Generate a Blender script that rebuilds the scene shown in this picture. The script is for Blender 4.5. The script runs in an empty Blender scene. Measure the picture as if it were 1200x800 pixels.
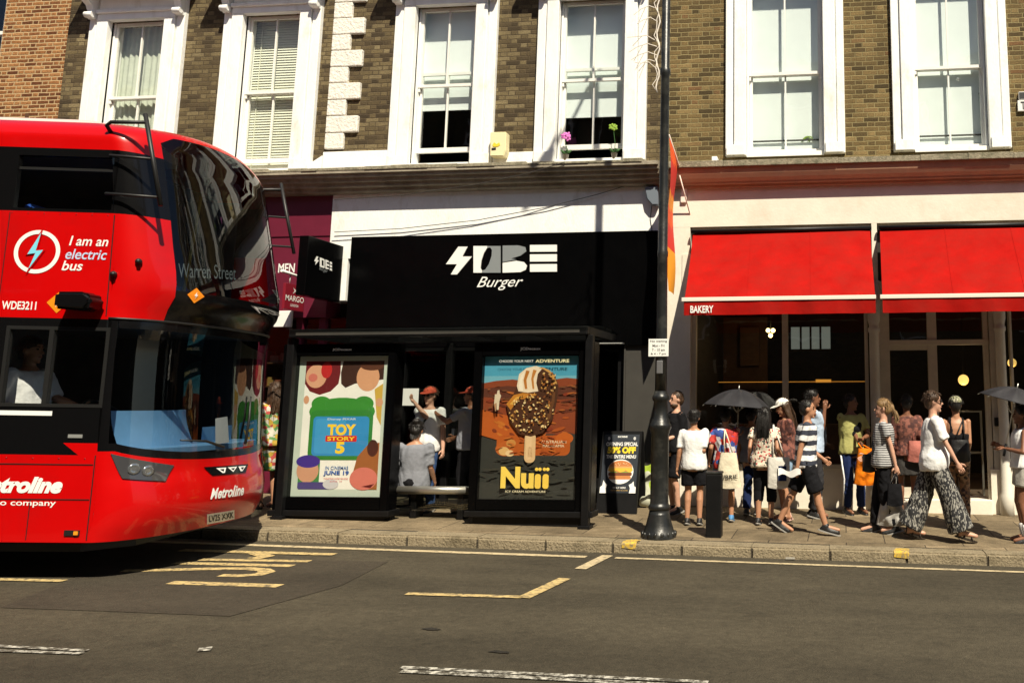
import bpy, bmesh, math, random
from mathutils import Vector, Matrix
random.seed(7)
R = math.radians
sc = bpy.context.scene
COL = sc.collection

# ------------------------------------------------------------------ camera
F, CX, CY, YAW, PIT, ROL, CD, CH = 1007.13, 893.0, 325.0, 0.093643, 0.146018, -0.00292, 12.3265, 1.648
SL, YK = 0.0198, -2.836          # street falls gently to the right; kerb line
_fw = Vector((-math.sin(YAW)*math.cos(PIT), math.cos(YAW)*math.cos(PIT), math.sin(PIT)))
_r0 = Vector((math.cos(YAW), math.sin(YAW), 0)); _u0 = _r0.cross(_fw)
_r = _r0*math.cos(ROL) + _u0*math.sin(ROL); _u = -_r0*math.sin(ROL) + _u0*math.cos(ROL)
CAM = Vector((0, -CD, CH))
cd = bpy.data.cameras.new('camera'); cam = bpy.data.objects.new('camera', cd); COL.objects.link(cam)
cam.matrix_world = Matrix(((_r.x,_u.x,-_fw.x,0),(_r.y,_u.y,-_fw.y,-CD),(_r.z,_u.z,-_fw.z,CH),(0,0,0,1)))
cd.sensor_width = 36; cd.lens = 36*F/1200; cd.shift_x = (600-CX)/1200; cd.shift_y = (CY-400)/1200
cd.clip_start = .1; cd.clip_end = 500
sc.camera = cam

# ------------------------------------------------------------------ sky, sun, exposure
SUN = Vector((.63, -1.0, 1.5)).normalized()      # towards the sun
w = bpy.data.worlds.new('World'); sc.world = w; w.use_nodes = True
nt = w.node_tree; sky = nt.nodes.new('ShaderNodeTexSky'); sky.sky_type = 'NISHITA'; sky.sun_disc = False
sky.sun_elevation = math.asin(SUN.z); sky.sun_rotation = math.atan2(SUN.x, SUN.y)
nt.links.new(sky.outputs[0], nt.nodes['Background'].inputs[0]); nt.nodes['Background'].inputs[1].default_value = .05
sl = bpy.data.lights.new('sun', 'SUN'); sl.energy = 4.6; sl.angle = R(.53); sl.color = (1, .905, .72)
so = bpy.data.objects.new('sun', sl); COL.objects.link(so); so.rotation_euler = (-SUN).to_track_quat('-Z', 'Y').to_euler(); so.location = (10,-30,40)
vs = sc.view_settings; vs.view_transform = 'Standard'; vs.look = 'None'; vs.exposure = .75; vs.gamma = 1

# ------------------------------------------------------------------ where things stand
def ray(x, y): return _fw + _r*((x-CX)/F) + _u*((CY-y)/F)
def at(x, y, Y):
    d = ray(x, y); return CAM + d*((Y+CD)/d.y)
def ground(x, y, z0=0.):
    d = ray(x, y); t = (z0-CAM.z)/(d.z+SL*d.x); return CAM + d*t
def zr(X): return -SL*X                                # road level
def zp(X, Y): return .115 - SL*X + .03*max(0, Y-YK)     # pavement level
def rect(x0, y0, x1, y1, Y):
    ym, xm = (y0+y1)/2, (x0+x1)/2
    return at(x0, ym, Y).x, at(x1, ym, Y).x, at(xm, y1, Y).z, at(xm, y0, Y).z   # X0,X1,Z0,Z1

# ------------------------------------------------------------------ object helpers
ORG = {}
def prop(o, label=None, cat=None, group=None, kind=None):
    if label: o['label'] = label
    if cat: o['category'] = cat
    if group: o['group'] = group
    if kind: o['kind'] = kind
    return o
def thing(name, loc, label, cat, group=None):
    o = bpy.data.objects.new(name, None); COL.objects.link(o); o.location = loc; o.empty_display_size = .2
    ORG[o.name] = Vector(loc); return prop(o, label, cat, group)
def link_mesh(me, name, mats, parent=None, org=None, smooth=False):
    if parent is not None: base = ORG[parent.name]
    else: base = Vector(org) if org is not None else Vector((0,0,0))
    me.transform(Matrix.Translation(-base))
    idx = [p.material_index for p in me.polygons]; me.materials.clear()
    for m in (mats if isinstance(mats, (list, tuple)) else [mats]): me.materials.append(m)
    me.polygons.foreach_set('material_index', idx)
    if smooth:
        for p in me.polygons: p.use_smooth = True
    me.name = name
    o = bpy.data.objects.new(name, me); COL.objects.link(o)
    if parent is not None:
        o.parent = parent; ORG[o.name] = base
    else:
        o.location = base; ORG[o.name] = base
    return o
class MB:
    def __init__(s): s.bm = bmesh.new(); s.mi = 0
    def face(s, pts):
        try:
            f = s.bm.faces.new([s.bm.verts.new(p) for p in pts]); f.material_index = s.mi; return f
        except ValueError: return None
    def box(s, x0, x1, y0, y1, z0, z1, bv=0, dz=0.):
        # dz: rise of the far-x end (for things that follow the street's fall)
        if x1 < x0: x0, x1 = x1, x0
        if y1 < y0: y0, y1 = y1, y0
        if z1 < z0: z0, z1 = z1, z0
        P = [(x0,y0,z0),(x1,y0,z0+dz),(x1,y1,z0+dz),(x0,y1,z0),(x0,y0,z1),(x1,y0,z1+dz),(x1,y1,z1+dz),(x0,y1,z1)]
        V = [s.bm.verts.new(p) for p in P]; fs = []
        for q in ((0,3,2,1),(4,5,6,7),(0,1,5,4),(1,2,6,5),(2,3,7,6),(3,0,4,7)):
            f = s.bm.faces.new([V[i] for i in q]); f.material_index = s.mi; fs.append(f)
        if bv:
            es = list({e for f in fs for e in f.edges})
            r = bmesh.ops.bevel(s.bm, geom=es, offset=bv, segments=2, affect='EDGES', profile=.6)
            for f in r['faces']: f.material_index = s.mi
        return s
    def obox(s, c, ax, ay, az, hx, hy, hz):
        c = Vector(c); V = []
        for k in ((-1,-1,-1),(1,-1,-1),(1,1,-1),(-1,1,-1),(-1,-1,1),(1,-1,1),(1,1,1),(-1,1,1)):
            V.append(s.bm.verts.new(c+ax*hx*k[0]+ay*hy*k[1]+az*hz*k[2]))
        for q in ((0,3,2,1),(4,5,6,7),(0,1,5,4),(1,2,6,5),(2,3,7,6),(3,0,4,7)):
            f = s.bm.faces.new([V[i] for i in q]); f.material_index = s.mi
        return s
    def prism(s, poly, d):
        # closed polygon of 3D points pushed along d
        d = Vector(d); a = [s.bm.verts.new(p) for p in poly]; b = [s.bm.verts.new(Vector(p)+d) for p in poly]
        n = len(a)
        for f in (a[::-1], b):
            try: s.bm.faces.new(f).material_index = s.mi
            except ValueError: pass
        for i in range(n):
            s.bm.faces.new([a[i], a[(i+1) % n], b[(i+1) % n], b[i]]).material_index = s.mi
        return s
    def grid(s, fn, nu, nv, flip=False):
        V = [[s.bm.verts.new(fn(i/nu, j/nv)) for j in range(nv+1)] for i in range(nu+1)]
        for i in range(nu):
            for j in range(nv):
                q = [V[i][j], V[i+1][j], V[i+1][j+1], V[i][j+1]]
                f = s.bm.faces.new(q[::-1] if flip else q); f.material_index = s.mi; f.smooth = True
        return s
    def tube(s, pts, r, n=8, caps=True):
        pts = [Vector(p) for p in pts]; rs = r if isinstance(r, (list, tuple)) else [r]*len(pts); rings = []
        up = None
        for i, p in enumerate(pts):
            t = (pts[min(i+1, len(pts)-1)]-pts[max(i-1, 0)]).normalized()
            if up is None:
                up = Vector((0,0,1)) if abs(t.z) < .9 else Vector((1,0,0))
            a = t.cross(up).normalized(); b = a.cross(t).normalized(); up = b
            rings.append([s.bm.verts.new(p+(a*math.cos(k*2*math.pi/n)+b*math.sin(k*2*math.pi/n))*rs[i]) for k in range(n)])
        for i in range(len(rings)-1):
            for k in range(n):
                f = s.bm.faces.new([rings[i][k], rings[i][(k+1) % n], rings[i+1][(k+1) % n], rings[i+1][k]]); f.smooth = n > 5; f.material_index = s.mi
        if caps:
            s.bm.faces.new(rings[0][::-1]).material_index = s.mi; s.bm.faces.new(rings[-1]).material_index = s.mi
        return s
    def lathe(s, prof, c, n=20, axis=Vector((0,0,1))):
        q = axis.to_track_quat('Z', 'Y').to_matrix(); c = Vector(c); rings = []
        for r, z in prof:
            rings.append([s.bm.verts.new(c+q@Vector((r*math.cos(k*2*math.pi/n), r*math.sin(k*2*math.pi/n), z))) for k in range(n)])
        for i in range(len(rings)-1):
            for k in range(n):
                f = s.bm.faces.new([rings[i][k], rings[i][(k+1) % n], rings[i+1][(k+1) % n], rings[i+1][k]]); f.smooth = True; f.material_index = s.mi
        s.bm.faces.new(rings[0][::-1]).material_index = s.mi; s.bm.faces.new(rings[-1]).material_index = s.mi
        return s
    def cone(s, a, b, ra, rb, n=10):
        # round cone: closed, hemispherical ends
        a, b = Vector(a), Vector(b); d = b-a; L = d.length
        if L < 1e-5: return s.ell(a, (ra,ra,ra))
        prof = [(max(1e-4, ra*math.cos(t)), ra*math.sin(t)) for t in (-1.55,-1.1,-.6,-.2)]
        prof += [(max(1e-4, rb*math.cos(t)), L+rb*math.sin(t)) for t in (.2,.6,1.1,1.55)]
        return s.lathe(prof, a, n, d/L)
    def ell(s, c, r, rot=None, n=12):
        c = Vector(c); m = rot if rot is not None else Matrix.Identity(3); rings = []
        for j in range(9):
            t = -math.pi/2+math.pi*j/8; cr, z = max(.01, math.cos(t)), math.sin(t)
            rings.append([s.bm.verts.new(c+m@Vector((r[0]*cr*math.cos(k*2*math.pi/n), r[1]*cr*math.sin(k*2*math.pi/n), r[2]*z))) for k in range(n)])
        for i in range(8):
            for k in range(n):
                f = s.bm.faces.new([rings[i][k], rings[i][(k+1) % n], rings[i+1][(k+1) % n], rings[i+1][k]]); f.smooth = True; f.material_index = s.mi
        s.bm.faces.new(rings[0][::-1]).material_index = s.mi; s.bm.faces.new(rings[-1]).material_index = s.mi
        return s
    def text(s, body, fmap, bold=0., shear=0., spacing=1.):
        vs_, fs_ = text_geo(body, bold, shear, spacing)
        V = [s.bm.verts.new(fmap(x, y)) for x, y in vs_]
        for f in fs_:
            try: s.bm.faces.new([V[i] for i in f]).material_index = s.mi
            except ValueError: pass
        return s
    def mesh(s):
        me = bpy.data.meshes.new('m'); s.bm.normal_update(); s.bm.to_mesh(me); s.bm.free(); return me
    def build(s, name, mats, parent=None, org=None, smooth=False):
        return link_mesh(s.mesh(), name, mats, parent, org, smooth)

def eval_mesh(o):
    dg = bpy.context.evaluated_depsgraph_get(); dg.update()
    return bpy.data.meshes.new_from_object(o.evaluated_get(dg))
_tg = {}
def text_geo(body, bold=0., shear=0., spacing=1.):
    """letters scaled so that the whole line fills 0..1 in x and y"""
    key = (body, bold, shear, spacing)
    if key in _tg: return _tg[key]
    c = bpy.data.curves.new('t', 'FONT'); c.body = body; c.size = 1; c.offset = bold; c.shear = shear; c.space_character = spacing; c.resolution_u = 4
    o = bpy.data.objects.new('t', c); COL.objects.link(o); me = eval_mesh(o)
    vs_ = [(v.co.x, v.co.y) for v in me.vertices]; fs_ = [tuple(p.vertices) for p in me.polygons]
    bpy.data.objects.remove(o); bpy.data.curves.remove(c); bpy.data.meshes.remove(me)
    x0, x1 = min(v[0] for v in vs_), max(v[0] for v in vs_); y0, y1 = min(v[1] for v in vs_), max(v[1] for v in vs_)
    vs_ = [((x-x0)/(x1-x0), (y-y0)/(y1-y0)) for x, y in vs_]
    _tg[key] = (vs_, fs_); return vs_, fs_
def remesh(mb, voxel=.01, smooth=6, extra=None, disp=None):
    """one continuous skin over overlapping closed shapes"""
    me = bpy.data.meshes.new('r'); bmesh.ops.recalc_face_normals(mb.bm, faces=mb.bm.faces); mb.bm.to_mesh(me); mb.bm.free()
    o = bpy.data.objects.new('r', me); COL.objects.link(o)
    m = o.modifiers.new('r', 'REMESH'); m.mode = 'VOXEL'; m.voxel_size = voxel
    if smooth:
        q = o.modifiers.new('s', 'SMOOTH'); q.factor = .5; q.iterations = smooth
    out = eval_mesh(o); bpy.data.objects.remove(o); bpy.data.meshes.remove(me)
    if extra is not None:
        b = bmesh.new(); b.from_mesh(out); e = bpy.data.meshes.new('e'); extra.bm.to_mesh(e); extra.bm.free(); b.from_mesh(e); b.to_mesh(out); b.free(); bpy.data.meshes.remove(e)
    if disp is not None:
        for v in out.vertices: v.co = v.co + v.normal*disp(v.co)
    for p in out.polygons: p.use_smooth = True
    return out

# ------------------------------------------------------------------ materials
M = {}
def nn(t, kind, **kw):
    n = t.nodes.new(kind)
    for k, v in kw.items(): setattr(n, k, v)
    return n
def mat(name, col, rough=.6, metal=0., var=.0, vs=6., bump=0., bs=60., spec=.5, coat=0., dirt=None, ds=1.5, emit=0., flake=None, vaxis=None, dl=(.5,.72)):
    m = bpy.data.materials.new(name); m.use_nodes = True; t = m.node_tree; b = t.nodes['Principled BSDF']
    b.inputs['Roughness'].default_value = rough; b.inputs['Metallic'].default_value = metal
    b.inputs['Specular IOR Level'].default_value = spec; b.inputs['Coat Weight'].default_value = coat; b.inputs['Coat Roughness'].default_value = .04
    L = t.links.new; c4 = (*col, 1); b.inputs['Base Color'].default_value = c4; out = None
    tc = nn(t, 'ShaderNodeTexCoord'); vec = tc.outputs['Object']
    if vaxis:
        mp = nn(t, 'ShaderNodeMapping'); mp.inputs['Scale'].default_value = vaxis; L(vec, mp.inputs[0]); vec = mp.outputs[0]
    if var:
        n = nn(t, 'ShaderNodeTexNoise'); n.inputs['Scale'].default_value = vs; n.inputs['Detail'].default_value = 6; n.inputs['Roughness'].default_value = .65; L(vec, n.inputs['Vector'])
        r = nn(t, 'ShaderNodeMapRange'); r.inputs[1].default_value = .3; r.inputs[2].default_value = .7; r.inputs[3].default_value = 1-var; r.inputs[4].default_value = 1+var; L(n.outputs['Fac'], r.inputs[0])
        x = nn(t, 'ShaderNodeMix', data_type='RGBA', blend_type='MULTIPLY'); x.inputs[0].default_value = 1; x.inputs[6].default_value = c4; L(r.outputs[0], x.inputs[7]); out = x.outputs[2]
    if dirt:
        n = nn(t, 'ShaderNodeTexNoise'); n.inputs['Scale'].default_value = ds; n.inputs['Detail'].default_value = 9; n.inputs['Roughness'].default_value = .7; L(vec, n.inputs['Vector'])
        r = nn(t, 'ShaderNodeMapRange'); r.inputs[1].default_value = dl[0]; r.inputs[2].default_value = dl[1]; L(n.outputs['Fac'], r.inputs[0])
        x = nn(t, 'ShaderNodeMix', data_type='RGBA'); L(r.outputs[0], x.inputs[0])
        if out: L(out, x.inputs[6])
        else: x.inputs[6].default_value = c4
        x.inputs[7].default_value = (*dirt, 1); out = x.outputs[2]
    if flake:
        n = nn(t, 'ShaderNodeTexVoronoi'); n.inputs['Scale'].default_value = flake[0]; L(vec, n.inputs['Vector'])
        r = nn(t, 'ShaderNodeMapRange'); r.inputs[1].default_value = .12; r.inputs[2].default_value = .2; r.inputs[3].default_value = flake[2]; r.inputs[4].default_value = 0.; L(n.outputs['Distance'], r.inputs[0])
        x = nn(t, 'ShaderNodeMix', data_type='RGBA'); L(r.outputs[0], x.inputs[0])
        if out: L(out, x.inputs[6])
        else: x.inputs[6].default_value = c4
        x.inputs[7].default_value = (*flake[1], 1); out = x.outputs[2]
    if out: L(out, b.inputs['Base Color'])
    if bump:
        n = nn(t, 'ShaderNodeTexNoise'); n.inputs['Scale'].default_value = bs; n.inputs['Detail'].default_value = 5; L(vec, n.inputs['Vector'])
        bp = nn(t, 'ShaderNodeBump'); bp.inputs['Strength'].default_value = bump; bp.inputs['Distance'].default_value = .02; L(n.outputs['Fac'], bp.inputs['Height']); L(bp.outputs[0], b.inputs['Normal'])
    if emit:
        b.inputs['Emission Color'].default_value = c4; b.inputs['Emission Strength'].default_value = emit
    M[name] = m; return m
def glass(name, tint, refl=1.0, rough=.015, ripple=.08):
    m = bpy.data.materials.new(name); m.use_nodes = True; t = m.node_tree; t.nodes.remove(t.nodes['Principled BSDF']); L = t.links.new
    tr = nn(t, 'ShaderNodeBsdfTransparent'); tr.inputs[0].default_value = (*tint, 1)
    gl = nn(t, 'ShaderNodeBsdfGlossy'); gl.inputs['Roughness'].default_value = rough; gl.inputs[0].default_value = (refl, refl, refl, 1)
    # reflectance by angle, the same from either side of the pane
    ge = nn(t, 'ShaderNodeNewGeometry'); dp = nn(t, 'ShaderNodeVectorMath', operation='DOT_PRODUCT'); L(ge.outputs['Normal'], dp.inputs[0]); L(ge.outputs['Incoming'], dp.inputs[1])
    ab = nn(t, 'ShaderNodeMath', operation='ABSOLUTE'); L(dp.outputs['Value'], ab.inputs[0])
    iv = nn(t, 'ShaderNodeMath', operation='SUBTRACT'); iv.inputs[0].default_value = 1; L(ab.outputs[0], iv.inputs[1])
    pw = nn(t, 'ShaderNodeMath', operation='POWER'); L(iv.outputs[0], pw.inputs[0]); pw.inputs[1].default_value = 4.
    fr = nn(t, 'ShaderNodeMath', operation='MULTIPLY_ADD'); L(pw.outputs[0], fr.inputs[0]); fr.inputs[1].default_value = .9; fr.inputs[2].default_value = .07
    # rippled panes: old float glass never mirrors perfectly straight
    tc = nn(t, 'ShaderNodeTexCoord'); n = nn(t, 'ShaderNodeTexNoise'); n.inputs['Scale'].default_value = 1.7; L(tc.outputs['Object'], n.inputs['Vector'])
    bp = nn(t, 'ShaderNodeBump'); bp.inputs['Strength'].default_value = ripple; bp.inputs['Distance'].default_value = .05; L(n.outputs['Fac'], bp.inputs['Height']); L(bp.outputs[0], gl.inputs['Normal'])
    mx = nn(t, 'ShaderNodeMixShader'); L(fr.outputs[0], mx.inputs[0]); L(tr.outputs[0], mx.inputs[1]); L(gl.outputs[0], mx.inputs[2])
    L(mx.outputs[0], t.nodes['Material Output'].inputs[0]); M[name] = m; return m
def brick(name, ramp, mortar, course=.073, unit=.33, rough=.9, soot=None, mw=.011, flem=True):
    """brickwork laid out in the wall's own x-z plane; each brick its own tone"""
    m = bpy.data.materials.new(name); m.use_nodes = True; t = m.node_tree; L = t.links.new; b = t.nodes['Principled BSDF']; b.inputs['Roughness'].default_value = rough; b.inputs['Specular IOR Level'].default_value = .2
    def ma(op, a, c=None, d=None):
        n = nn(t, 'ShaderNodeMath', operation=op)
        for i, v in enumerate((a, c, d)):
            if v is None: continue
            if hasattr(v, 'is_output'): L(v, n.inputs[i])
            else: n.inputs[i].default_value = v
        return n.outputs[0]
    tc = nn(t, 'ShaderNodeTexCoord'); sp = nn(t, 'ShaderNodeSeparateXYZ')
    wn = nn(t, 'ShaderNodeTexNoise'); wn.inputs['Scale'].default_value = 9; wn.inputs['Detail'].default_value = 3; L(tc.outputs['Object'], wn.inputs['Vector'])
    L(tc.outputs['Object'], sp.inputs[0])
    wob = ma('MULTIPLY', ma('SUBTRACT', wn.outputs['Fac'], .5), .022)
    xx = ma('ADD', ma('ADD', sp.outputs[0], sp.outputs[1]), wob); zz = ma('ADD', sp.outputs[2], wob)
    v = ma('DIVIDE', zz, course); row = ma('FLOOR', v); fv = ma('FRACT', v)
    u = ma('ADD', ma('DIVIDE', xx, unit), ma('MULTIPLY', row, .5)); cell = ma('FLOOR', u); fu = ma('FRACT', u)
    head = ma('GREATER_THAN', fu, .667)
    # distance to nearest vertical joint, metres
    d1 = ma('MINIMUM', ma('MINIMUM', fu, ma('SUBTRACT', 1., fu)), ma('ABSOLUTE', ma('SUBTRACT', fu, .667))); du = ma('MULTIPLY', d1, unit)
    dv = ma('MULTIPLY', ma('MINIMUM', fv, ma('SUBTRACT', 1., fv)), course); dist = ma('MINIMUM', du, dv)
    mr = nn(t, 'ShaderNodeMapRange'); mr.inputs[1].default_value = mw*.35; mr.inputs[2].default_value = mw*.75; L(dist, mr.inputs[0])
    cb = nn(t, 'ShaderNodeCombineXYZ'); L(ma('ADD', ma('MULTIPLY', cell, 2.), head), cb.inputs[0]); L(row, cb.inputs[1])
    wh = nn(t, 'ShaderNodeTexWhiteNoise', noise_dimensions='2D'); L(cb.outputs[0], wh.inputs['Vector'])
    cr = nn(t, 'ShaderNodeValToRGB'); e = cr.color_ramp.elements
    while len(e) < len(ramp): e.new(.5)
    for i, (p, c) in enumerate(ramp): e[i].position = p; e[i].color = (*c, 1)
    L(wh.outputs['Value'], cr.inputs[0])
    n2 = nn(t, 'ShaderNodeTexNoise'); n2.inputs['Scale'].default_value = 55; n2.inputs['Detail'].default_value = 5; L(tc.outputs['Object'], n2.inputs['Vector'])
    r2 = nn(t, 'ShaderNodeMapRange'); r2.inputs[1].default_value = .3; r2.inputs[2].default_value = .7; r2.inputs[3].default_value = .6; r2.inputs[4].default_value = 1.35; L(n2.outputs['Fac'], r2.inputs[0])
    x0 = nn(t, 'ShaderNodeMix', data_type='RGBA', blend_type='MULTIPLY'); x0.inputs[0].default_value = 1; L(cr.outputs[0], x0.inputs[6]); L(r2.outputs[0], x0.inputs[7])
    x1 = nn(t, 'ShaderNodeMix', data_type='RGBA'); L(mr.outputs[0], x1.inputs[0]); x1.inputs[6].default_value = (*mortar, 1); L(x0.outputs[2], x1.inputs[7]); out = x1.outputs[2]
    if soot:
        n3 = nn(t, 'ShaderNodeTexNoise'); n3.inputs['Scale'].default_value = 1.1; n3.inputs['Detail'].default_value = 8; n3.inputs['Roughness'].default_value = .7; L(tc.outputs['Object'], n3.inputs['Vector'])
        r3 = nn(t, 'ShaderNodeMapRange'); r3.inputs[1].default_value = .38; r3.inputs[2].default_value = .66; r3.inputs[4].default_value = soot[1]; L(n3.outputs['Fac'], r3.inputs[0])
        x2 = nn(t, 'ShaderNodeMix', data_type='RGBA'); L(r3.outputs[0], x2.inputs[0]); L(out, x2.inputs[6]); x2.inputs[7].default_value = (*soot[0], 1); out = x2.outputs[2]
    L(out, b.inputs['Base Color'])
    hh = ma('ADD', ma('MULTIPLY', mr.outputs[0], 1.), ma('MULTIPLY', n2.outputs['Fac'], .5))
    bp = nn(t, 'ShaderNodeBump'); bp.inputs['Strength'].default_value = .8; bp.inputs['Distance'].default_value = .008; L(hh, bp.inputs['Height']); L(bp.outputs[0], b.inputs['Normal'])
    M[name] = m; return m
def stripes(name, c0, c1, period, axis=2, duty=.5, rough=.85):
    m = mat(name, c0, rough, bump=.25, bs=40); t = m.node_tree; L = t.links.new; b = t.nodes['Principled BSDF']
    tc = nn(t, 'ShaderNodeTexCoord'); sp = nn(t, 'ShaderNodeSeparateXYZ'); L(tc.outputs['Object'], sp.inputs[0])
    n = nn(t, 'ShaderNodeTexNoise'); n.inputs['Scale'].default_value = 9; L(tc.outputs['Object'], n.inputs['Vector'])
    a = nn(t, 'ShaderNodeMath', operation='MULTIPLY_ADD'); L(n.outputs['Fac'], a.inputs[0]); a.inputs[1].default_value = period*.35; L(sp.outputs[axis], a.inputs[2])
    d = nn(t, 'ShaderNodeMath', operation='DIVIDE'); L(a.outputs[0], d.inputs[0]); d.inputs[1].default_value = period
    f = nn(t, 'ShaderNodeMath', operation='FRACT'); L(d.outputs[0], f.inputs[0])
    g = nn(t, 'ShaderNodeMath', operation='GREATER_THAN'); L(f.outputs[0], g.inputs[0]); g.inputs[1].default_value = duty
    x = nn(t, 'ShaderNodeMix', data_type='RGBA'); L(g.outputs[0], x.inputs[0]); x.inputs[6].default_value = (*c0, 1); x.inputs[7].default_value = (*c1, 1); L(x.outputs[2], b.inputs['Base Color']); return m
def pattern(name, cols, scale, rough=.85, stretch=(1,1,1)):
    """printed cloth: small blotches in a few colours"""
    m = mat(name, cols[0], rough, bump=.25, bs=40); t = m.node_tree; L = t.links.new; b = t.nodes['Principled BSDF']
    tc = nn(t, 'ShaderNodeTexCoord'); mp = nn(t, 'ShaderNodeMapping'); mp.inputs['Scale'].default_value = stretch; L(tc.outputs['Object'], mp.inputs[0])
    n = nn(t, 'ShaderNodeTexVoronoi'); n.inputs['Scale'].default_value = scale; L(mp.outputs[0], n.inputs['Vector'])
    sp = nn(t, 'ShaderNodeSeparateColor'); L(n.outputs['Color'], sp.inputs[0])
    cr = nn(t, 'ShaderNodeValToRGB'); cr.color_ramp.interpolation = 'CONSTANT'; e = cr.color_ramp.elements
    while len(e) < len(cols): e.new(.5)
    for i, c in enumerate(cols): e[i].position = i/len(cols); e[i].color = (*c, 1)
    L(sp.outputs[0], cr.inputs[0]); L(cr.outputs[0], b.inputs['Base Color']); return m

mat('white_paint', (.86,.87,.85), .55, var=.06, vs=3, bump=.2, bs=25, dirt=(.60,.58,.50), ds=2.2, dl=(.54,.8), vaxis=(1.6,1.6,.7))
mat('white_sash', (.80,.79,.74), .45, var=.04, vs=8)
mat('cream_render', (.76,.70,.60), .7, var=.05, vs=4, bump=.1, bs=30, dirt=(.62,.56,.45), ds=.9)
mat('column_grey', (.60,.57,.50), .6, var=.08, vs=5)
mat('shop_frame', (.58,.53,.43), .5, var=.1, vs=6)
mat('terracotta', (.42,.25,.155), .6, var=.1, vs=5, dirt=(.30,.21,.15), ds=2.)
mat('cornice_stone', (.33,.29,.22), .85, var=.22, vs=7, bump=.4, bs=50, dirt=(.16,.13,.09), ds=2.)
mat('lichen_stone', (.27,.24,.17), .95, var=.4, vs=25, bump=.6, bs=70, dirt=(.10,.10,.06), ds=6)
mat('maroon', (.125,.010,.028), .45, var=.08, vs=4, flake=(2.2,(.45,.2,.25),.0))
mat('maroon_light', (.20,.006,.018), .5)
mat('gloss_black', (.0016,.0016,.0018), .25, var=.2, vs=4, spec=.12)
mat('satin_black', (.005,.005,.0055), .45, var=.3, vs=8, bump=.05, bs=60, spec=.25)
mat('cast_black', (.012,.013,.013), .38, var=.3, vs=9, bump=.12, bs=45, dirt=(.05,.05,.045), ds=5)
mat('dark_grey_panel', (.045,.042,.037), .55, var=.12, vs=4)
mat('sign_white', (.80,.80,.77), .45); mat('sign_grey', (.32,.35,.36), .4, metal=.4)
mat('ink', (.012,.012,.014), .6)
mat('awning_red', (.335,.008,.006), .95, var=.16, vs=2.5, bump=.35, bs=9, spec=.03, dirt=(.27,.014,.010), ds=1.6, dl=(.42,.7))
mat('awning_bar', (.80,.70,.62), .5)
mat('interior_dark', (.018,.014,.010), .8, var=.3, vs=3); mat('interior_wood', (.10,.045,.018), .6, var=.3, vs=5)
mat('interior_floor', (.10,.07,.045), .7, var=.2)
mat('blind_white', (.74,.79,.79), .8, var=.03, vs=3); mat('blind_cream', (.72,.72,.60), .8); mat('net_curtain', (.50,.53,.45), .9, var=.1, vs=7)
mat('bulb', (1.,.72,.30), .5, emit=5.); mat('globe', (1.,.62,.16), .5, emit=.75); mat('amber_strip', (1.,.42,.06), .5, emit=.5)
mat('reflection_glow', (.55,.62,.58), .5, emit=.16)  # faint glow for the panel imitating a reflection in the bakery glass
glass('shop_glass', (.60,.62,.58)); glass('house_glass', (.95,.98,.97)); glass('bus_glass', (.46,.52,.55), .6, .012, .004); glass('cab_glass', (.62,.66,.68), .8, .01, .004); glass('side_glass', (.88,.90,.90), .8, .01, .004); glass('shelter_glass', (.72,.75,.73)); glass('poster_glass', (.96,.97,.96), .9, .02, .01)
mat('bus_red', (.50,.0012,.0015), .3, coat=.45, var=.06, vs=2, spec=.3, dirt=(.40,.004,.004), ds=1.2); mat('bus_black', (.004,.004,.0045), .22, coat=.12, spec=.3); mat('bus_trim', (.010,.010,.010), .5)
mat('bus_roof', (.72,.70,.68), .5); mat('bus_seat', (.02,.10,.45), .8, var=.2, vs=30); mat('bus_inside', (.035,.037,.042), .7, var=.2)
mat('bus_dash', (.16,.36,.62), .55, var=.08, vs=5); mat('bus_pole', (.50,.36,.04), .4); mat('rail_grey', (.32,.33,.32), .35, metal=.3)
mat('decal_white', (.82,.82,.80), .4); mat('decal_cyan', (.20,.62,.78), .4); mat('decal_ice', (.50,.58,.78), .4); mat('decal_orange', (.85,.26,.01), .4); mat('decal_yellow', (.85,.62,.05), .4)
mat('lamp_glass', (.05,.05,.055), .08, coat=1.); mat('lens', (.35,.37,.40), .1, metal=.8); mat('orange_lens', (.9,.30,.02), .3)
mat('rubber', (.012,.012,.012), .8, bump=.2, bs=60); mat('hub', (.25,.25,.26), .4, metal=.6)
mat('line_yellow', (.50,.37,.16), .8, var=.2, vs=12, dirt=(.09,.075,.05), ds=22, dl=(.47,.62)); mat('line_pale', (.47,.38,.23), .8, var=.16, vs=10, dirt=(.16,.13,.085), ds=18, dl=(.5,.66))
mat('line_white', (.50,.48,.42), .8, var=.2, vs=12, dirt=(.06,.053,.038), ds=20, dl=(.40,.55)); mat('paint_yellow', (.55,.36,.04), .8, var=.25, vs=15, dirt=(.20,.16,.10), ds=24, dl=(.45,.6))
mat('steel', (.48,.47,.42), .35, metal=.85, var=.1, vs=7)
brick('brick_yellow', [(0,(.060,.043,.020)),(.25,(.108,.075,.033)),(.5,(.155,.108,.045)),(.75,(.20,.138,.058)),(.93,(.25,.178,.078)),(1,(.17,.09,.04))], (.30,.245,.12), .0725, .33, soot=((.06,.045,.022),.45))
brick('brick_brown', [(0,(.05,.037,.022)),(.25,(.095,.070,.038)),(.55,(.145,.110,.056)),(.8,(.185,.143,.074)),(1,(.22,.175,.095))], (.10,.075,.045), .0705, .32, soot=((.045,.034,.02),.5))
brick('brick_red', [(0,(.10,.035,.014)),(.35,(.20,.08,.03)),(.7,(.28,.125,.045)),(1,(.34,.17,.07))], (.46,.33,.18), .067, .31, mw=.016)
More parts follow.
